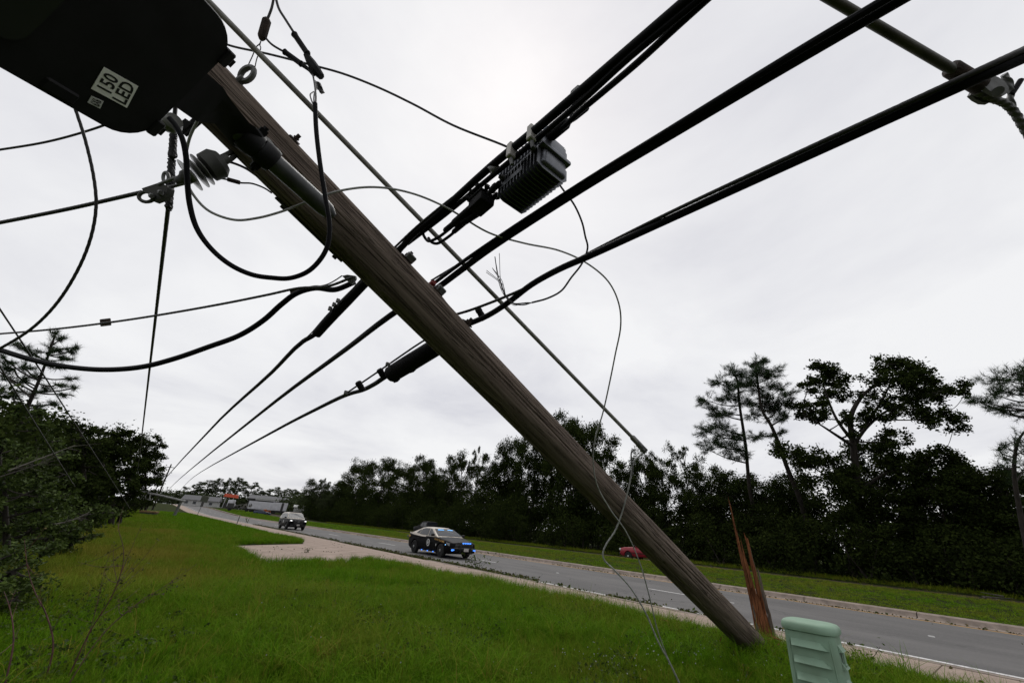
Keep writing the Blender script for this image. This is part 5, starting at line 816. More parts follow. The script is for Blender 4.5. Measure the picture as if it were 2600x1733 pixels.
def limb(b, p, q, r0, r1, rs, sag=0.12, n=6):
    p = np.asarray(p); q = np.asarray(q); L = np.linalg.norm(q - p); m = (p + q) / 2 + np.r_[rs.normal(0, L * 0.07, 2), -L * sag * 0.5]; C_ = spline([p, m, q], n); b.tube(C_, np.linspace(r0, r1, len(C_)), 6, caps=False)
def authored(name, label, cat, dep, trunk, clumps, kind='leaf', size=0.26, dens=150, seed=0, r0=0.22, group=None, spread=1.0, mat=None, squash=0.62, ground=True, bare=0, twig='bark', limbs=()):
    rs = np.random.RandomState(seed); T = [at(x, y, dep + (d[0] if d else 0)) for x, y, *d in trunk]
    if ground:                                             # carry the trunk down to the soil
        T[0][2] = min(T[0][2], float(gz(T[0][0], T[0][1])) - 0.1) if T[0][2] < 3 else T[0][2]
        if T[0][2] > 0.6: T.insert(0, np.array((T[0][0] + 0.05, T[0][1], float(gz(T[0][0], T[0][1])) - 0.1)))
    base = T[0].copy(); t = thing(name, label, cat, base, group=group); C_ = spline(T, 8); b = MB(); rad = np.linspace(r0, r0 * 0.28, len(C_)); b.tube(C_, rad, 10)
    for lp in limbs: lc = spline([at(x, y, dep + (d[0] if d else 0)) for x, y, *d in lp], 6); lr = np.linspace(r0 * 0.42, r0 * 0.06, len(lc)); b.tube(lc, lr, 8); C_ = np.r_[C_, lc]; rad = np.r_[rad, lr]
    P = []; D = []; nl = 0
    for x, y, rp, *q in clumps:
        c = at(x, y, dep + rs.uniform(-1, 1) * spread); r = rp * dep / FPX * (1.35 if kind == 'needle' else 1.08); n = int(dens * r * r * (q[0] if q else 1.0)) + 12; pts, S = clump_points(c, r, n, rs, squash)
        low = [i for i in range(len(C_)) if C_[i][2] < c[2] + 0.1] or [0]; i = min(low, key=lambda i: np.linalg.norm(C_[i] - c) + 0.5 * abs(C_[i][2] - (c[2] - 0.5 * np.linalg.norm((C_[i] - c)[:2]))))
        limb(b, C_[i], c, min(rad[i] * 0.6, 0.05 + 0.04 * r), 0.02, rs, 0.10)
        for s in S: limb(b, c, s, 0.018, 0.006, rs, 0.1, 3)
        if kind == 'needle':
            j = rs.randint(0, len(S), max(14, n // 5)); tips = S[j] + rs.normal(size=(len(j), 3)) * r * 0.22 * np.array((1, 1, squash)); d = tips - c + np.array((0, 0, 0.25 * r)) + rs.normal(size=tips.shape) * 0.1 * r; d /= np.linalg.norm(d, axis=1)[:, None]
            for p_, d_ in zip(tips[::6], d[::6]): b.tube([p_ - d_ * r * 0.35, p_], [0.010, 0.006], 4, caps=False)
            P.append(tips); D.append(d)
        else: P.append(pts)
    for _ in range(bare):                                  # leafless storm-stripped twigs
        i = rs.randint(len(C_) // 2, len(C_)); p = C_[i]; q = p + rs.normal(size=3) * (0.7, 0.7, 0.5) + np.array((0, 0, 1.2)); limb(b, p, q, 0.03, 0.006, rs, -0.1)
    b.build('trunk', M['bark'], t, origin=base, smooth=60); P = np.concatenate(P) - base
    if kind == 'needle': me = needle_mesh('crown', P, np.concatenate(D), size, rs, 18, max(0.010, size * 0.05))
    else: me = leaf_mesh('crown', P, size, rs)
    link('crown', me, M[mat or ('needle' if kind == 'needle' else 'leaf')], t); return t
ORD = ['leftmost', 'second', 'third', 'fourth', 'fifth', 'sixth', 'seventh', 'eighth', 'ninth', 'tenth', 'eleventh', 'twelfth', 'thirteenth', 'fourteenth', 'fifteenth', 'sixteenth', 'seventeenth', 'eighteenth', 'nineteenth', 'twentieth', 'twenty-first', 'twenty-second', 'twenty-third', 'twenty-fourth', 'twenty-fifth', 'twenty-sixth', 'twenty-seventh', 'twenty-eighth', 'twenty-ninth', 'thirtieth']
def generic_meshes(kind, seed):                            # unit tree: height 1, crown half width about 0.33
    rs = np.random.RandomState(seed); b = MB(); P = []
    if kind == 'dense': lo, hi, k, n, cr, sz = 0.18, 0.95, 22, 24000, 0.175, 0.0195
    elif kind == 'sparse': lo, hi, k, n, cr, sz = 0.35, 0.97, 20, 9000, 0.11, 0.0175
    else: lo, hi, k, n, cr, sz = 0.50, 0.95, 15, 9000, 0.12, 0.021
    top = np.array((rs.normal(0, 0.04), rs.normal(0, 0.04), 0.93)); C_ = spline([np.zeros(3), np.array((rs.normal(0, .02), rs.normal(0, .02), 0.4)), top], 8); rad = np.linspace(0.017, 0.004, len(C_)); b.tube(C_, rad, 8)
    for i in range(k):
        u = (i + rs.uniform(0, 1)) / k; z = lo + (hi - lo) * u; env = 0.30 * (math.sin(math.pi * min(1, max(0, (z - lo * 0.8) / (1.05 - lo * 0.8)))) ** 0.6); a = i * 2.4 + rs.uniform(-.5, .5); rr = env * rs.uniform(0.35, 1.0)
        c = np.array((math.cos(a) * rr, math.sin(a) * rr, z)); r = cr * rs.uniform(0.7, 1.25); pts, S = clump_points(c, r, n // k, rs, 0.7); P.append(pts); ii = int(min(len(C_) - 1, max(2, (z - 0.45 * rr - 0.05) * len(C_)))); limb(b, C_[ii], c, 0.007, 0.002, rs)
        for s in S[::2]: limb(b, c, s, 0.002, 0.0008, rs, 0.1, 3)
    tm = b.build('trunk', M['bark'], None, smooth=60); me = tm.data; bpy.data.objects.remove(tm); return me, leaf_mesh('crown', np.concatenate(P), sz, rs)
GEN = {k: [generic_meshes(k, s) for s in ss] for k, ss in (('dense', (1, 2, 3, 4)), ('sparse', (11, 12, 13)), ('pine', (21, 22, 23)))}
rs0 = np.random.RandomState(77)
def plant(name, label, px, top, dep, half, kind, group, matname='leaf', var=None):
    p = gpos2(px, dep); h = (at(px, top, dep)[2] - p[2]) * 1.08; t = thing(name, label, 'tree', p, rs0.uniform(0, 6.28), group); w = half * dep / FPX / 0.36
    t.scale = (w, w, h); tm, cm = GEN[kind][rs0.randint(len(GEN[kind])) if var is None else var]
    if cm.materials: pass
    else: cm.materials.append(M[matname])
    if not tm.materials: tm.materials.append(M['bark'])
    for nm, me in (('trunk', tm), ('crown', cm)):
        o = bpy.data.objects.new(nm, me); COL.objects.link(o); o.parent = t
        if nm == 'crown' and me.materials[0] != M[matname]: o.material_slots[0].link = 'OBJECT'; o.material_slots[0].material = M[matname]
    return t
def gpos2(px, dep):
    a, b = at(px, 1200, dep), at(px, 1400, dep); p = a
    for _ in range(6): z = float(gz(p[0], p[1])); p = a + (b - a) * ((z - a[2]) / (b[2] - a[2]))
    p[2] = z - 0.05; return p
# the wood across the road, skyline from left to right: column, top, crown half width, X, kind
WOOD = [(848, 1222, 42, 46, 'dense'), (888, 1170, 52, 45, 'dense'), (945, 1163, 52, 44, 'dense'), (1003, 1178, 46, 44, 'dense'), (1056, 1160, 48, 46, 'dense'), (1098, 1196, 46, 43, 'dense'), (1150, 1150, 50, 44, 'dense'), (1196, 1132, 32, 46, 'sparse'), (1240, 1162, 58, 43, 'dense'), (1292, 1104, 56, 45, 'dense'), (1345, 1088, 62, 44, 'dense'),
  (1398, 1078, 58, 45, 'dense'), (1446, 1036, 74, 44, 'dense'), (1520, 1062, 76, 45, 'dense'), (1586, 1176, 60, 43, 'dense'), (1648, 1142, 52, 44, 'dense'), (1702, 1176, 64, 43, 'dense'), (1760, 1122, 58, 45, 'sparse'), (1825, 1188, 80, 43, 'dense'), (1905, 1200, 90, 44, 'dense'), (1985, 1232, 80, 43, 'dense'), (2055, 1200, 90, 44, 'dense'), (2300, 1238, 120, 43, 'dense'), (2455, 1215, 110, 43, 'dense'), (2560, 1205, 130, 44, 'dense'), (2680, 1190, 150, 44, 'dense')]
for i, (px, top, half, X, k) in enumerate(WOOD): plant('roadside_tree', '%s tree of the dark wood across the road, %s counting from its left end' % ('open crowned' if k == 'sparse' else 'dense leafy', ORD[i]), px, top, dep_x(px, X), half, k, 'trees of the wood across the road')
# special trees on the right
d1 = dep_x(1900, 42)
authored('pine_tree', 'taller straight pine left of the big oak, its left limbs layered', 'pine tree', dep_x(1880, 43), [(1925, 1330), (1905, 1250), (1893, 1130), (1878, 1030), (1870, 960), (1862, 950)],
  [(1862, 952, 26), (1835, 968, 24), (1880, 975, 22), (1845, 1000, 28), (1795, 1015, 20), (1815, 1045, 24), (1870, 1020, 24), (1840, 1045, 20), (1790, 1090, 22), (1825, 1085, 26), (1860, 1100, 26), (1810, 1120, 24), (1850, 1130, 26), (1880, 1150, 24), (1795, 1140, 14)], 'needle', 0.36, 560, 31, 0.22, group='tall pines across the road', squash=0.62)
authored('pine_tree', 'pine with a curved bare trunk between the straight pine and the oak', 'pine tree', dep_x(1950, 41), [(2052, 1345), (2030, 1265), (2000, 1190), (1975, 1120), (1958, 1080), (1935, 1040), (1925, 980), (1918, 920)],
  [(1925, 918, 18), (1905, 925, 16), (1945, 938, 26), (1920, 950, 24), (1955, 955, 16), (1930, 985, 28), (1900, 975, 20), (1985, 985, 16), (2005, 1000, 18), (1960, 1010, 24), (1990, 1022, 20), (1935, 1030, 24), (1965, 1050, 30), (1990, 1060, 18), (1910, 1050, 18), (1975, 1100, 16), (1920, 1105, 18)], 'needle', 0.36, 560, 32, 0.24, group='tall pines across the road', squash=0.62)
doak = dep_x(2170, 44)
authored('oak_tree', 'big spreading oak with forked limbs rising above the wood at right', 'oak tree', doak, [(2185, 1420), (2180, 1300), (2172, 1180), (2166, 1125), (2160, 1060), (2185, 1010), (2230, 970)],
  [(2085, 945, 34), (2115, 960, 32), (2060, 975, 24), (2050, 990, 20, .6), (2130, 985, 28), (2100, 1000, 24), (2150, 1010, 22, .6), (2200, 1000, 26, .5), (2220, 960, 30, .8), (2255, 925, 34), (2290, 930, 36), (2320, 945, 36), (2335, 975, 34), (2270, 965, 38), (2300, 1000, 38), (2240, 1010, 28, .7), (2350, 1010, 32), (2380, 1000, 26), (2420, 985, 30), (2450, 1000, 16), (2330, 1050, 32), (2260, 1050, 32), (2200, 1050, 26, .8), (2380, 1060, 34), (2425, 1070, 30), (2030, 1045, 30), (2060, 1040, 32), (2080, 1060, 24), (2150, 1060, 24, .8), (2170, 1090, 20, .7), (2275, 1105, 26, .8),
   (2010, 1150, 40), (2060, 1160, 42), (2190, 1150, 40), (2240, 1160, 44), (2260, 1120, 30), (2130, 1190, 50), (2190, 1215, 60), (2260, 1195, 50), (2310, 1185, 46), (2360, 1170, 42), (2400, 1160, 36), (2440, 1175, 26), (2380, 1200, 44), (2430, 1220, 44), (2100, 1240, 50), (2180, 1275, 55), (2290, 1230, 40), (2130, 1300, 36), (2350, 1260, 60)], 'leaf', 0.22, 720, 33, 0.34, spread=2.4, squash=0.72, limbs=([(2168, 1128), (2205, 1080, -.5), (2260, 1040, -1), (2330, 1040, -1.5), (2425, 1066, -1.5)], [(2166, 1120), (2125, 1065, .5), (2098, 1000, 1), (2085, 945, 1)], [(2166, 1132), (2105, 1092, -.6), (2040, 1050, -1)], [(2185, 1095), (2240, 1015, .5), (2275, 940, 1)], [(2260, 1040, -1), (2340, 1005, -.5), (2430, 985)], [(2180, 1250), (2250, 1200, -1), (2380, 1175, -1.5)], [(2180, 1260), (2110, 1215, .8), (2010, 1150, 1)]))
authored('pine_tree', 'half cropped pine leaning in at the right edge above the oak', 'pine tree', dep_x(2600, 40), [(2700, 1440), (2690, 1250), (2660, 1120), (2640, 1020), (2625, 960)], [(2530, 960, 28), (2565, 950, 30), (2600, 945, 34), (2545, 990, 24), (2520, 1000, 18), (2590, 990, 28), (2490, 1020, 24), (2520, 1035, 24), (2470, 1015, 14), (2560, 1040, 18), (2640, 960, 50), (2650, 1020, 50)], 'needle', 0.36, 300, 34, 0.22, squash=0.55)
authored('pine_tree', 'storm bent pine with drooping needles low at the right edge', 'pine tree', dep_x(2590, 39), [(2600, 1440), (2590, 1300), (2575, 1190), (2585, 1120), (2605, 1090)], [(2535, 1135, 14), (2550, 1160, 18), (2575, 1120, 22), (2590, 1150, 26), (2600, 1190, 26), (2545, 1185, 14), (2575, 1215, 22), (2610, 1120, 26)], 'needle', 0.36, 240, 35, 0.14, squash=0.8)

# undergrowth under that wood: one dark mass nobody could count
def thicket(name, label, lo, hi, xf, hf, n, size, seed, matname):
    rs = np.random.RandomState(seed); P = []; b = MB(); y = lo
    while y < hi:
        x0, x1 = xf(y); h = hf(y) * rs.uniform(0.65, 1.25); c = np.array((rs.uniform(x0, x1), y, 0.0)); c[2] = float(gz(c[0], c[1])); r = h * rs.uniform(0.45, 0.7)
        for s in range(4):
            cc = c + np.array((rs.normal(0, r * .35), rs.normal(0, r * .35), h * (0.22 + 0.24 * s) * rs.uniform(0.8, 1.1))); pts, S = clump_points(cc, r * rs.uniform(0.6, 0.95), int(n * r * r), rs, 0.75); P.append(pts[pts[:, 2] > c[2]]); b.tube([c, (c + cc) / 2 + rs.normal(0, .1, 3), cc], [0.05, 0.035, 0.015], 5, caps=False)
        y += rs.uniform(0.45, 0.9) * (1 + max(0, y) / 55)
    t = thing(name, label, 'undergrowth', (xf(lo)[0], lo, 0)); t['kind'] = 'stuff'; o0 = np.array((xf(lo)[0], lo, 0.0)); b.build('stems', M['bark'], t, origin=o0, smooth=60); link('foliage', leaf_mesh('foliage', np.concatenate(P) - o0, size, rs), M[matname], t); return t
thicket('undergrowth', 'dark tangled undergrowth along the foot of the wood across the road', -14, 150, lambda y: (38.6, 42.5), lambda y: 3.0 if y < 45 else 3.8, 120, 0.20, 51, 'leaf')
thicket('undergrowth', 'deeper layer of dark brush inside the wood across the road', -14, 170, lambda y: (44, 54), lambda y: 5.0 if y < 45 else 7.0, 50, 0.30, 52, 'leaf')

# left side: pine, near bushes and the receding row
authored('pine_tree', 'young pine with whorled needle tufts at the left edge', 'pine tree', 13.0, [(20, 1330), (25, 1180), (45, 1090), (80, 1010), (105, 950), (140, 850)],
  [(140, 848, 12), (155, 862, 12), (130, 880, 14), (118, 895, 12), (150, 885, 12), (195, 882, 9), (180, 892, 10), (160, 905, 10), (45, 875, 12), (62, 882, 12), (85, 895, 14), (18, 915, 16), (35, 935, 18), (60, 930, 14), (110, 920, 14), (140, 930, 12), (172, 910, 9), (20, 960, 16), (55, 965, 14), (100, 955, 14), (150, 975, 12), (178, 960, 10), (190, 985, 10), (165, 1000, 10), (120, 990, 14), (75, 1000, 14), (30, 1000, 16), (140, 1025, 12), (-20, 930, 24), (-20, 990, 24), (100, 1030, 12), (60, 1040, 14)], 'needle', 0.20, 1900, 61, 0.09, squash=0.7, spread=0.5)
LT = [('broadleaf_tree', 'dense bushy tree at the far end of the left row', 58, [(372, 1300), (370, 1180), (372, 1120)], [(378, 1118, 22), (400, 1130, 18), (355, 1125, 20), (340, 1145, 24), (405, 1155, 18), (380, 1165, 30), (350, 1185, 30), (395, 1190, 20), (375, 1215, 30), (345, 1225, 26), (390, 1225, 16), (365, 1255, 26), (340, 1265, 22), (378, 1270, 12)], 0.25, 620, 71),
 ('broadleaf_tree', 'bushy tree before the last one in the left row', 25, [(290, 1320), (288, 1200), (290, 1110)], [(300, 1102, 22), (322, 1100, 16), (275, 1108, 26), (330, 1120, 22), (300, 1140, 34), (262, 1140, 28), (330, 1155, 26), (345, 1180, 22), (300, 1185, 38), (260, 1190, 34), (330, 1215, 30), (290, 1235, 36), (255, 1245, 34), (325, 1255, 28), (295, 1280, 30)], 0.19, 900, 72),
 ('broadleaf_tree', 'round topped bushy tree in the middle of the left row', 21, [(215, 1340), (212, 1200), (205, 1095)], [(205, 1088, 20), (178, 1080, 22), (235, 1092, 20), (255, 1098, 14), (190, 1115, 32), (235, 1125, 28), (160, 1110, 24), (215, 1150, 36), (255, 1145, 24), (175, 1155, 34), (265, 1180, 28), (225, 1195, 38), (180, 1205, 36), (265, 1225, 30), (225, 1245, 36), (190, 1260, 34), (255, 1265, 26)], 0.16, 900, 73),
 ('broadleaf_tree', 'leafy bush tree beneath the left edge pine', 12.5, [(95, 1400), (95, 1250), (90, 1090)], [(95, 1062, 28), (60, 1050, 30), (120, 1085, 26), (20, 1040, 34), (70, 1095, 40), (130, 1120, 32), (20, 1100, 40), (90, 1150, 44), (150, 1160, 34), (40, 1165, 44), (165, 1205, 36), (110, 1215, 44), (50, 1230, 46), (160, 1260, 38), (100, 1285, 44), (40, 1300, 46)], 0.11, 1300, 74),
 ('shrub', 'near dark shrub with pale dead twigs at the left edge', 8.0, [(20, 1480), (15, 1330), (10, 1200)], [(0, 1150, 50), (45, 1190, 44), (-10, 1230, 56), (60, 1255, 48), (105, 1290, 44), (20, 1310, 56), (140, 1330, 36), (75, 1350, 52), (-10, 1390, 60), (120, 1390, 36), (40, 1420, 50)], 0.075, 2600, 75),
 ('shrub', 'low shrub below the far end of the left row, above the fallen pole', 30, [(235, 1330), (245, 1290), (250, 1270)], [(215, 1290, 34), (250, 1285, 30), (285, 1290, 26), (315, 1292, 20), (235, 1310, 30), (275, 1308, 22), (190, 1300, 34)], 0.15, 420, 76),
 ('shrub', 'low straggly shrub in the brown grass at left', 10.5, [(175, 1420), (180, 1370), (178, 1340)], [(165, 1330, 34), (205, 1345, 26), (130, 1360, 38), (185, 1375, 30), (230, 1360, 20), (150, 1400, 30)], 0.085, 1600, 77),
 ('shrub', 'dark shrub mass filling the lower left corner', 4.6, [(-40, 1640), (-30, 1500), (-20, 1420)], [(-30, 1430, 90), (30, 1450, 60), (-40, 1530, 100), (40, 1520, 50), (-50, 1620, 90), (10, 1590, 50), (55, 1590, 36), (20, 1660, 60), (70, 1650, 36), (-20, 1720, 80), (50, 1720, 44)], 0.05, 4200, 78),
 ('shrub', 'dark skirt of brush at the foot of the leafy bush tree', 10.5, [(90, 1430), (90, 1390), (92, 1360)], [(30, 1360, 50), (80, 1380, 46), (130, 1365, 44), (175, 1345, 36), (60, 1420, 40), (115, 1410, 34), (5, 1430, 50), (160, 1385, 30)], 0.085, 1900, 79),
 ('shrub', 'dark skirt of brush at the foot of the round topped tree', 17.5, [(225, 1345), (225, 1320), (225, 1300)], [(190, 1310, 36), (225, 1305, 36), (258, 1300, 30), (205, 1335, 26), (240, 1325, 22), (280, 1300, 24)], 0.12, 800, 80),
 ('shrub', 'dark skirt of brush near the fallen pole end', 27, [(310, 1310), (310, 1295), (310, 1280)], [(290, 1285, 28), (318, 1282, 26), (340, 1280, 20), (300, 1303, 18), (328, 1300, 16)], 0.15, 520, 81),
 ('shrub', 'farthest dark shrub at the end of the left row', 56, [(360, 1298), (360, 1290), (360, 1280)], [(345, 1275, 20), (365, 1272, 18), (382, 1278, 10), (355, 1290, 12)], 0.20, 480, 82)]
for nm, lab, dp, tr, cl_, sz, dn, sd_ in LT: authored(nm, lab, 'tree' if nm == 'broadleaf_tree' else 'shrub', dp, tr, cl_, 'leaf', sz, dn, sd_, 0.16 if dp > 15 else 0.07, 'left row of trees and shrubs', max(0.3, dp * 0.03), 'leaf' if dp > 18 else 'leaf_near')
thicket('undergrowth', 'dark thicket behind the near part of the left row of trees', 9, 36, lambda y: (-8, -3.9 + 0.012 * y), lambda y: 1.6 + 0.072 * y, 190, 0.15, 53, 'leaf')
thicket('undergrowth', 'dark thicket behind the far part of the left row of trees', 36, 86, lambda y: (-11, -6.2), lambda y: 3.6 + 0.040 * y, 90, 0.27, 54, 'leaf')
# pale storm-killed twigs sticking out of the left bushes
rs = np.random.RandomState(9)
for i, (pts, lab) in enumerate((([(20, 1195, 6.5), (90, 1168), (150, 1145), (190, 1130, 8.0)], 'long pale dead branch reaching out of the left bushes'), ([(0, 1210, 6.8), (90, 1180), (160, 1150, 7.5)], 'shorter pale dead branch below the long one at left'), ([(140, 1330, 8), (180, 1320), (215, 1305, 9)], 'small pale dead branch low in the left shrubs'))):
    C_ = spline(wpath(pts), 6); b = MB().tube(C_, np.linspace(0.012, 0.004, len(C_)), 6)
    for k in range(14): j = rs.randint(1, len(C_)); d = rs.normal(size=3) * 0.12 + unit(C_[-1] - C_[0]) * 0.15; b.tube([C_[j], C_[j] + d * 0.6 + rs.normal(size=3) * .02, C_[j] + d], [0.005, 0.003, 0.0015], 4, caps=False)
    tag(b.build('dead_branch', M['dead_twig'], None, origin=C_[0]), lab, 'branch', 'dead branches at the left')

# far trees at the end of the road
FAR = [(425, 1262, 28, 'dense', 240), (452, 1246, 26, 'pine', 240), (478, 1232, 28, 'pine', 235), (508, 1220, 30, 'pine', 232), (538, 1217, 26, 'pine', 230), (566, 1216, 22, 'pine', 228), (588, 1215, 24, 'pine', 226), (622, 1226, 28, 'pine', 222), (655, 1246, 24, 'dense', 205), (684, 1238, 24, 'pine', 200), (712, 1240, 24, 'pine', 195), (742, 1246, 26, 'dense', 180), (786, 1222, 40, 'dense', 125), (800, 1216, 22, 'sparse', 120), (828, 1252, 30, 'dense', 115)]
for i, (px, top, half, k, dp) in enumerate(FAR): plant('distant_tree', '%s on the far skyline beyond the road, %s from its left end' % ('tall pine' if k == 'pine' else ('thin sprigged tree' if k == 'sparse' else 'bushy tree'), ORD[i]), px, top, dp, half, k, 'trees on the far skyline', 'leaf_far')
def far_mass():
    rs = np.random.RandomState(91); P = []
    for k in range(150):
        px = rs.uniform(395, 850); dp = rs.uniform(215, 260) if px < 720 else rs.uniform(150, 190); c = gpos2(px, dp); h = rs.uniform(3.0, 7.5); pts, _ = clump_points(c + np.array((0, 0, h * 0.6)), h * 0.75, 330, rs, 0.7); P.append(pts[pts[:, 2] > c[2]])
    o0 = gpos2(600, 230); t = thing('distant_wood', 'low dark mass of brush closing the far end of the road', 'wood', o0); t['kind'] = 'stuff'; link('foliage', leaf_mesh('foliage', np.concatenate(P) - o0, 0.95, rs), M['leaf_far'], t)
far_mass()
# ------------------------------------------------------------------ grass: tufts of real blades scattered by geometry nodes
def tuft_mesh(name, blades, h, spread, width, seed, lean=0.5, flat=0.0):
    rs = np.random.RandomState(seed); V = []; F = []
    for _ in range(blades):
        a = rs.uniform(0, 2 * np.pi); r = spread * rs.uniform(0, 1) ** 0.6; p = np.array((math.cos(a) * r, math.sin(a) * r, -0.01)); L = h * rs.uniform(0.45, 1.15); b = rs.uniform(0, 2 * np.pi); d = np.array((math.cos(b), math.sin(b), 0)); ln = lean * rs.uniform(0.2, 1.3); s = np.array((-d[1], d[0], 0)) * width * rs.uniform(0.6, 1.2); k = len(V)
        for t in (0.0, 0.35, 0.7):
            c = p + d * (ln * L * t * t) + np.array((0, 0, L * (t - 0.28 * ln * t * t))); V += [c - s * (1 - t * 0.75) / 2, c + s * (1 - t * 0.75) / 2]
        V.append(p + d * (ln * L * 1.05) + np.array((0, 0, L * (1 - 0.36 * ln) * (1 - flat)))); F += [(k, k + 1, k + 3, k + 2), (k + 2, k + 3, k + 5, k + 4)]; F.append((k + 4, k + 5, k + 6, k + 6))
    me = bpy.data.meshes.new(name); me.from_pydata([tuple(v) for v in V], [], [f if f[2] != f[3] else f[:3] for f in F]); return me
def scatter(name, label, cat, P, rot, scl, tint, protos, parent=None):
    root = thing(name, label, cat, (0, 0, 0)); root['kind'] = 'stuff'; which = np.random.RandomState(1).randint(0, len(protos), len(P))
    for i, pm in enumerate(protos):
        m_ = which == i; Q = P[m_]; me = bpy.data.meshes.new(name + '_points'); me.vertices.add(len(Q)); me.vertices.foreach_set('co', Q.astype(np.float32).ravel())
        for nm, ty, arr in (('rot', 'FLOAT_VECTOR', rot[m_]), ('scl', 'FLOAT_VECTOR', scl[m_]), ('tint', 'FLOAT', tint[m_])):
            at_ = me.attributes.new(nm, ty, 'POINT'); at_.data.foreach_set('vector' if ty != 'FLOAT' else 'value', np.asarray(arr, np.float32).ravel())
        o = link('blades', me, pm.materials[0], root); ng = bpy.data.node_groups.new('scatter', 'GeometryNodeTree'); ng.interface.new_socket('Geometry', in_out='INPUT', socket_type='NodeSocketGeometry'); ng.interface.new_socket('Geometry', in_out='OUTPUT', socket_type='NodeSocketGeometry')
        n, k = ng.nodes.new, ng.links.new; gi, go, ip_, oi = n('NodeGroupInput'), n('NodeGroupOutput'), n('GeometryNodeInstanceOnPoints'), n('GeometryNodeObjectInfo')
        po = bpy.data.objects.new('tuft_source', pm); oi.inputs['Object'].default_value = po; oi.inputs['As Instance'].default_value = True
        ra, sa = n('GeometryNodeInputNamedAttribute'), n('GeometryNodeInputNamedAttribute'); ra.data_type = sa.data_type = 'FLOAT_VECTOR'; ra.inputs['Name'].default_value = 'rot'; sa.inputs['Name'].default_value = 'scl'
        er = n('FunctionNodeEulerToRotation'); k(ra.outputs[0], er.inputs[0]); k(er.outputs[0], ip_.inputs['Rotation']); k(sa.outputs[0], ip_.inputs['Scale']); k(gi.outputs[0], ip_.inputs['Points']); k(oi.outputs['Geometry'], ip_.inputs['Instance']); k(ip_.outputs[0], go.inputs[0])
        md = o.modifiers.new('scatter', 'NODES'); md.node_group = ng
    return root
def with_mat(me, m): me.materials.append(m); return me
rs = np.random.RandomState(101)
def sample(x0, x1, y0, y1, n): return np.stack([rs.uniform(x0, x1, n), rs.uniform(y0, y1, n)], 1)
def lumpy(X, Y, s, seed):                                   # cheap smooth noise in 0..1
    r = np.random.RandomState(seed); v = np.zeros(len(X))
    for _ in range(7): a = r.uniform(0, 6.28); f = s * r.uniform(0.5, 2.0); v += np.sin((X * math.cos(a) + Y * math.sin(a)) * f + r.uniform(0, 6.28))
    return 0.5 + v / 7.5
SHORT = [with_mat(tuft_mesh('tuft', 26, 0.17, 0.055, 0.0062, s, 0.75), M['grass']) for s in (1, 2, 3, 8)]
LONG = [with_mat(tuft_mesh('tuft', 18, 0.32, 0.07, 0.0075, s, 1.1), M['grass']) for s in (4, 5)]
BROAD = [with_mat(tuft_mesh('tuft', 22, 0.17, 0.16, 0.022, s, 0.9), M['grass']) for s in (6, 7)]
def verge_mask(XY): X, Y = XY[:, 0], XY[:, 1]; return (X < 8.12 + 0.1 * np.sin(Y * 3.1)) & ~in_poly(X, Y, DRIVE)
def grass(name, label, XY, protos, s0, s1, tint, flat=None):
    Z = gz(XY[:, 0], XY[:, 1]); P = np.c_[XY, Z]; n = len(P); rot = np.c_[rs.normal(0, 0.12, n), rs.normal(0, 0.12, n), rs.uniform(0, 6.28, n)]; s = rs.uniform(s0, s1, n); scl = np.c_[s * rs.uniform(.9, 1.2, n), s * rs.uniform(.9, 1.2, n), s * rs.uniform(0.75, 1.2, n) * (1 if flat is None else flat)]; return scatter(name, label, 'grass', P, rot, scl, tint, protos)
def tints(XY, base=0.26):                                   # brown seed-head patches towards the left, fresh green elsewhere
    X, Y = XY[:, 0], XY[:, 1]; d = smooth01(3.4, 0.8, X) * smooth01(7, 11, Y) * (0.35 + 0.65 * lumpy(X, Y, 0.9, 5)); return np.clip(base * lumpy(X, Y, 1.6, 6) + 0.7 * d + rs.normal(0, 0.16, len(X)) + (rs.uniform(0, 1, len(X)) < 0.04) * 0.7, 0, 1)
# visible wedge only: nearest turf, middle turf, far turf
A = sample(-3.5, 8.2, 0.4, 9.5, 24000); A = A[verge_mask(A) & (np.hypot(A[:, 0], A[:, 1]) > 1.2) & (np.hypot(A[:, 0], A[:, 1]) < 10)]
grass('grass', 'lush short green grass of the near verge', A, SHORT, 0.75, 1.15, tints(A))
A2 = sample(-3.0, 8.0, 0.6, 10.0, 6500); A2 = A2[verge_mask(A2)]; A2 = A2[lumpy(A2[:, 0], A2[:, 1], 1.3, 9) > 0.36]
grass('grass', 'longer arching blades standing out of the near verge grass', A2, LONG, 0.7, 1.15, tints(A2, 0.3))
S_ = sample(-3.0, 8.0, 0.8, 9.0, 420); S_ = S_[verge_mask(S_)]; STRAW = [with_mat(tuft_mesh('tuft', 4, 0.34, 0.05, 0.0055, s, 1.2), M['grass']) for s in (14, 15)]
grass('grass', 'sparse pale straw blades leaning over the near verge', S_, STRAW, 0.7, 1.2, np.full(len(S_), 1.0))
B = sample(-4, 8.2, 9, 32, 15000); B = B[verge_mask(B)]; grass('grass', 'green and brown grass of the verge around the driveway', B, SHORT, 1.2, 1.9, tints(B))
Cc = sample(-4, 8.2, 31, 115, 11000); Cc = Cc[verge_mask(Cc)]; grass('grass', 'distant verge grass running up to the left trees', Cc, BROAD, 0.9, 1.5, tints(Cc, 0.12) * 0.6)
Dd = sample(19.7, 29.8, -6, 60, 15000); grass('grass', 'mown grass of the raised median strip', Dd, BROAD, 0.5, 0.95, np.clip(0.15 + 0.45 * lumpy(Dd[:, 0], Dd[:, 1], 1.1, 12) + smooth01(28.0, 29.8, Dd[:, 0]) * 0.4 + rs.normal(0, 0.1, len(Dd)), 0, 1), 0.6)
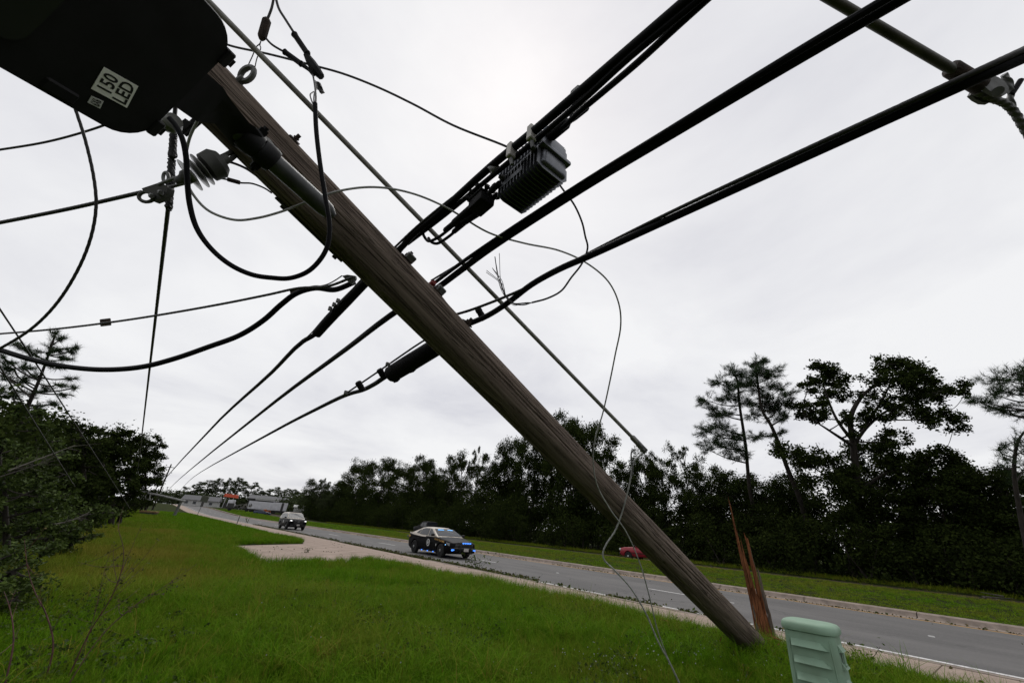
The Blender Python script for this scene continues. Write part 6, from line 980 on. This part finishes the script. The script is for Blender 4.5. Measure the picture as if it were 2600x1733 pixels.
Ee = sample(19.7, 29.8, 60, 190, 6500); grass('grass', 'far end of the median grass beside the distant lot', Ee, BROAD, 1.2, 2.0, np.clip(0.15 + rs.normal(0, 0.1, len(Ee)), 0, 1), 0.5)
F_ = sample(37.5, 39.6, -8, 120, 3500); grass('grass', 'rough grass edge at the foot of the wood across the road', F_, BROAD, 1.0, 2.2, np.clip(0.5 + rs.normal(0, 0.15, len(F_)), 0, 1))
# leaf litter washed along the near gutter, and scraps elsewhere
M['litter'] = pbr('fallen_leaves', (0.050, 0.078, 0.016), (0.022, 0.034, 0.008), spec=0.05, scale=20, rough=0.7, attr=('tint', 'GEOMETRY', (0.10, 0.075, 0.035)))
def litter(name, label, P, size, seed):
    r = np.random.RandomState(seed); o0 = P[0].copy(); o = link(name, leaf_mesh(name, P - o0, size, r, 0.6), M['litter'], None, o0); return tag(o, label, 'leaf litter', kind='stuff')
Y = np.r_[rs.uniform(11.4, 26, 9000), rs.uniform(26, 62, 9000), rs.uniform(6.9, 8.4, 700), rs.uniform(5.0, 6.2, 500), rs.uniform(3.4, 4.6, 200), rs.uniform(9, 11.8, 160)]; w = 0.30 + 0.25 * np.abs(np.sin(Y * 0.7)) * smooth01(11, 14, Y); X = 10.80 + np.abs(rs.normal(0, 1, len(Y))) * w * 0.75
k = (X < 11.62); Pl = np.c_[X, Y, 0.012 + np.abs(rs.normal(0, 0.06, len(Y)))][k]; litter('leaf_litter', 'band of green leaf litter washed along the near gutter', Pl, 0.10, 5)
Y = rs.uniform(-2, 60, 1700); Pm = np.c_[18.72 + np.abs(rs.normal(0.12, 0.09, len(Y))), Y, 0.015 + np.abs(rs.normal(0, 0.015, len(Y)))]; Pm = Pm[lumpy(Pm[:, 0] * 0, Pm[:, 1], 0.8, 31) > 0.45]; litter('leaf_litter', 'thin line of dark leaf scraps along the median gutter', Pm, 0.07, 6)
Ps = np.r_[np.c_[rs.uniform(8.5, 10.4, 80), rs.uniform(0, 30, 80), np.full(80, 0.155)], np.c_[rs.uniform(3.6, 8, 60), rs.uniform(17, 24, 60), np.full(60, 0.16)]]; litter('leaf_litter', 'scattered leaves lying on the sidewalk and driveway', Ps, 0.07, 7)
Pd = np.c_[rs.uniform(11.8, 18.6, 36), rs.uniform(0, 40, 36), np.full(36, 0.012)]; litter('leaf_litter', 'few stray leaves scattered over the asphalt', Pd, 0.06, 8)
# small plants, weeds and twigs
def sprig(name, label, base, h, n, seed, leaf=0.05, mt='leaf_near', lean=0.4, cat='weed', stem='bark', per=9, group=None):
    r = np.random.RandomState(seed); base = np.asarray(base, float); t = thing(name, label, cat, base, group=group); b = MB(); P = []
    for _ in range(n):
        d = np.array((r.normal(0, lean), r.normal(0, lean), 1.0)) * h * r.uniform(0.55, 1.1); C_ = spline([np.zeros(3), d * 0.5 + r.normal(0, h * 0.05, 3), d], 5); b.tube(C_, np.linspace(0.006, 0.002, len(C_)), 5, caps=False)
        for _ in range(per): j = r.randint(len(C_) // 3, len(C_)); P.append(C_[j] + r.normal(0, leaf * 0.9, 3))
    b.build('stems', M[stem], t); link('leaves', leaf_mesh('leaves', np.array(P), leaf, r), M[mt], t); return t
def ghit(px, py, z=0.0): ray = at(px, py, 1.0) - EYEV; return EYEV + ray * ((z - EYE) / ray[2])
sprig('fallen_branch', 'leafy broken branch sticking up from the gutter right of the sedan', ghit(1212, 1452, 0.02), 0.75, 9, 41, 0.10, lean=0.55, cat='branch', per=12)
sprig('fallen_branch', 'small leafy twig standing in the gutter right of the bare sign post', ghit(628, 1328, 0.02), 0.9, 5, 42, 0.14, lean=0.5, cat='branch')
sprig('weed', 'weed sprouting at the sidewalk edge right of the pedestal', ghit(2195, 1690, 0.15), 0.30, 5, 43, 0.05, group='weeds by the sidewalk')
sprig('weed', 'weed tuft growing in the driveway joint', ghit(778, 1402, 0.15), 0.14, 6, 44, 0.06, group='weeds by the sidewalk')
M['red_stem'] = pbr('reddish_stem', (0.085, 0.030, 0.024), (0.04, 0.016, 0.014), scale=20, rough=0.7)
def tall_weed(label, pts, seed, r0, nb, blen):
    r0 = r0 * 0.75
    r = np.random.RandomState(seed); P = wpath(pts); zb = float(gz(P[0][0], P[0][1])); P[0][2] = min(P[0][2], zb); o0 = P[0].copy(); t = thing('tall_weed', label, 'weed', o0, group='tall dry weeds at the lower left'); C_ = spline(P, 7); b = MB().tube(C_, np.linspace(r0, r0 * 0.3, len(C_)), 7); Q = []
    for _ in range(nb):
        j = r.randint(len(C_) // 4, len(C_)); d = unit(C_[min(j + 1, len(C_) - 1)] - C_[j - 1]) * 0.6 + r.normal(0, 0.42, 3); L = blen * r.uniform(0.4, 1.1); E_ = C_[j] + unit(d) * L; B_ = spline([C_[j], (C_[j] + E_) / 2 + np.array((0, 0, -0.02)), E_], 4); b.tube(B_, np.linspace(r0 * 0.45, r0 * 0.15, len(B_)), 5, caps=False)
        for _ in range(6): Q.append(B_[r.randint(2, len(B_))] + r.normal(0, 0.012, 3))
    b.build('stems', M['red_stem'], t, origin=o0); link('seed_heads', leaf_mesh('seed_heads', np.array(Q) - o0, 0.022, r), M['litter'], t)
tall_weed('single bent reddish weed stem at the lower left', [(130, 1700, 2.9), (135, 1640), (118, 1560), (88, 1500), (70, 1440), (62, 1370, 3.1)], 1, 0.008, 5, 0.22)
tall_weed('branching reddish weed stem leaning right at the lower left', [(180, 1700, 2.9), (230, 1600), (280, 1520), (308, 1450), (314, 1400), (300, 1340, 3.2)], 2, 0.007, 14, 0.35)
tall_weed('thin weed stem arching far to the right over the grass', [(170, 1720, 2.7), (260, 1610), (350, 1530), (430, 1480), (500, 1430, 3.4)], 3, 0.005, 10, 0.28)
tall_weed('dark upright weed stem at the left edge', [(28, 1730, 2.6), (30, 1660), (34, 1600), (24, 1540), (10, 1500, 2.8)], 4, 0.008, 4, 0.2)
tall_weed('faint weed stalk between the branching stems', [(200, 1690, 3.2), (240, 1560), (262, 1460), (285, 1380, 3.6)], 5, 0.004, 10, 0.25)
# low broad-leaved weeds in dark patches through the turf
W_ = sample(-2.0, 7.8, 1.5, 10.5, 60000); W_ = W_[verge_mask(W_)]; W_ = W_[(lumpy(W_[:, 0], W_[:, 1], 2.4, 21) > 0.70) | (lumpy(W_[:, 0], W_[:, 1], 5.0, 22) > 0.80)]
Pw = np.c_[W_, gz(W_[:, 0], W_[:, 1]) + np.abs(rs.normal(0.07, 0.035, len(W_)))]; o_w = link('ground_weeds', leaf_mesh('ground_weeds', Pw - Pw[0], 0.034, np.random.RandomState(3), 0.75), M['leaf_near'], None, Pw[0]); tag(o_w, 'low broad leaved weeds in darker patches of the near turf', 'weeds', kind='stuff')
# clover flowers in the turf
def flowers():
    r = np.random.RandomState(8); XY = np.r_[np.c_[r.normal(5.4, 0.35, 60), r.normal(2.9, 0.4, 60)], np.c_[r.normal(4.2, 0.3, 50), r.normal(3.2, 0.3, 50)], np.c_[r.uniform(1, 7, 60), r.uniform(3, 8, 60)]]; P = np.c_[XY, gz(XY[:, 0], XY[:, 1]) + r.uniform(0.08, 0.15, len(XY))]; o0 = P[0].copy()
    V = []; F = []
    for p in P - o0:
        k = len(V); s = r.uniform(0.004, 0.008); V += [p + np.array(d) * s for d in ((1, 0, 0), (-1, 0, 0), (0, 1, 0), (0, -1, 0), (0, 0, 1), (0, 0, -1))]; F += [(k + a, k + b_, k + c) for a, b_, c in ((0, 2, 4), (2, 1, 4), (1, 3, 4), (3, 0, 4), (2, 0, 5), (1, 2, 5), (3, 1, 5), (0, 3, 5))]
    tag(link('clover_flowers', npmesh('clover_flowers', V, F), M['house_white'], None, o0), 'tiny white clover heads dotted through the near grass', 'flowers', kind='stuff')
flowers()
# chips and fibres thrown out where the pole snapped
def chips():
    r = np.random.RandomState(12); b = MB(); c0 = np.array((7.35, 3.05, 0.0)); c0[2] = float(gz(c0[0], c0[1]))
    for _ in range(46): p = np.array((r.normal(-0.05, 0.5), r.normal(-0.1, 0.45), 0.0)); p[2] = float(gz(c0[0] + p[0], c0[1] + p[1])) - c0[2] + r.uniform(0.06, 0.16); d = r.normal(size=3) * (1, 1, 0.35); L = r.uniform(0.05, 0.22); b.tube([p, p + unit(d) * L * 0.5 + r.normal(0, .004, 3), p + unit(d) * L], [0.006, 0.009, 0.002], 4)
    o = b.build('wood_splinters', M['split_wood'], None, smooth=0); o.location = tuple(c0); tag(o, 'loose wood splinters scattered in the grass round the pole foot', 'splinters', kind='stuff')
chips()
# storm debris on the median and at the foot of the wood
def debris(label, p, L, seed, n=9):
    r = np.random.RandomState(seed); p = np.asarray(p, float); p[2] = float(gz(p[0], p[1])) + 0.08; b = MB()
    for _ in range(n): a = r.normal(0, (L * .25, L * .35, 0.08)); d = np.array((r.normal(0, .4), r.normal(0, 1), r.normal(0, .12))) * L * 0.5; b.tube(spline([a, a + d * .5 + r.normal(0, .05, 3), a + d], 4), [0.035, 0.025, 0.008], 5, caps=False)
    o = b.build('storm_debris', M['dead_twig']); o.location = tuple(p); tag(o, label, 'branches', 'storm debris by the wood')
debris('pile of pale broken branches on the median near the right edge', at(2330, 1497, 19.5), 1.5, 3); debris('long broken limb lying on the median at the right edge', at(2540, 1532, 17.2), 1.6, 4, 6); debris('pale stripped branches hanging low in the wood left of the stump', at(1790, 1390, 29), 2.2, 5, 7)
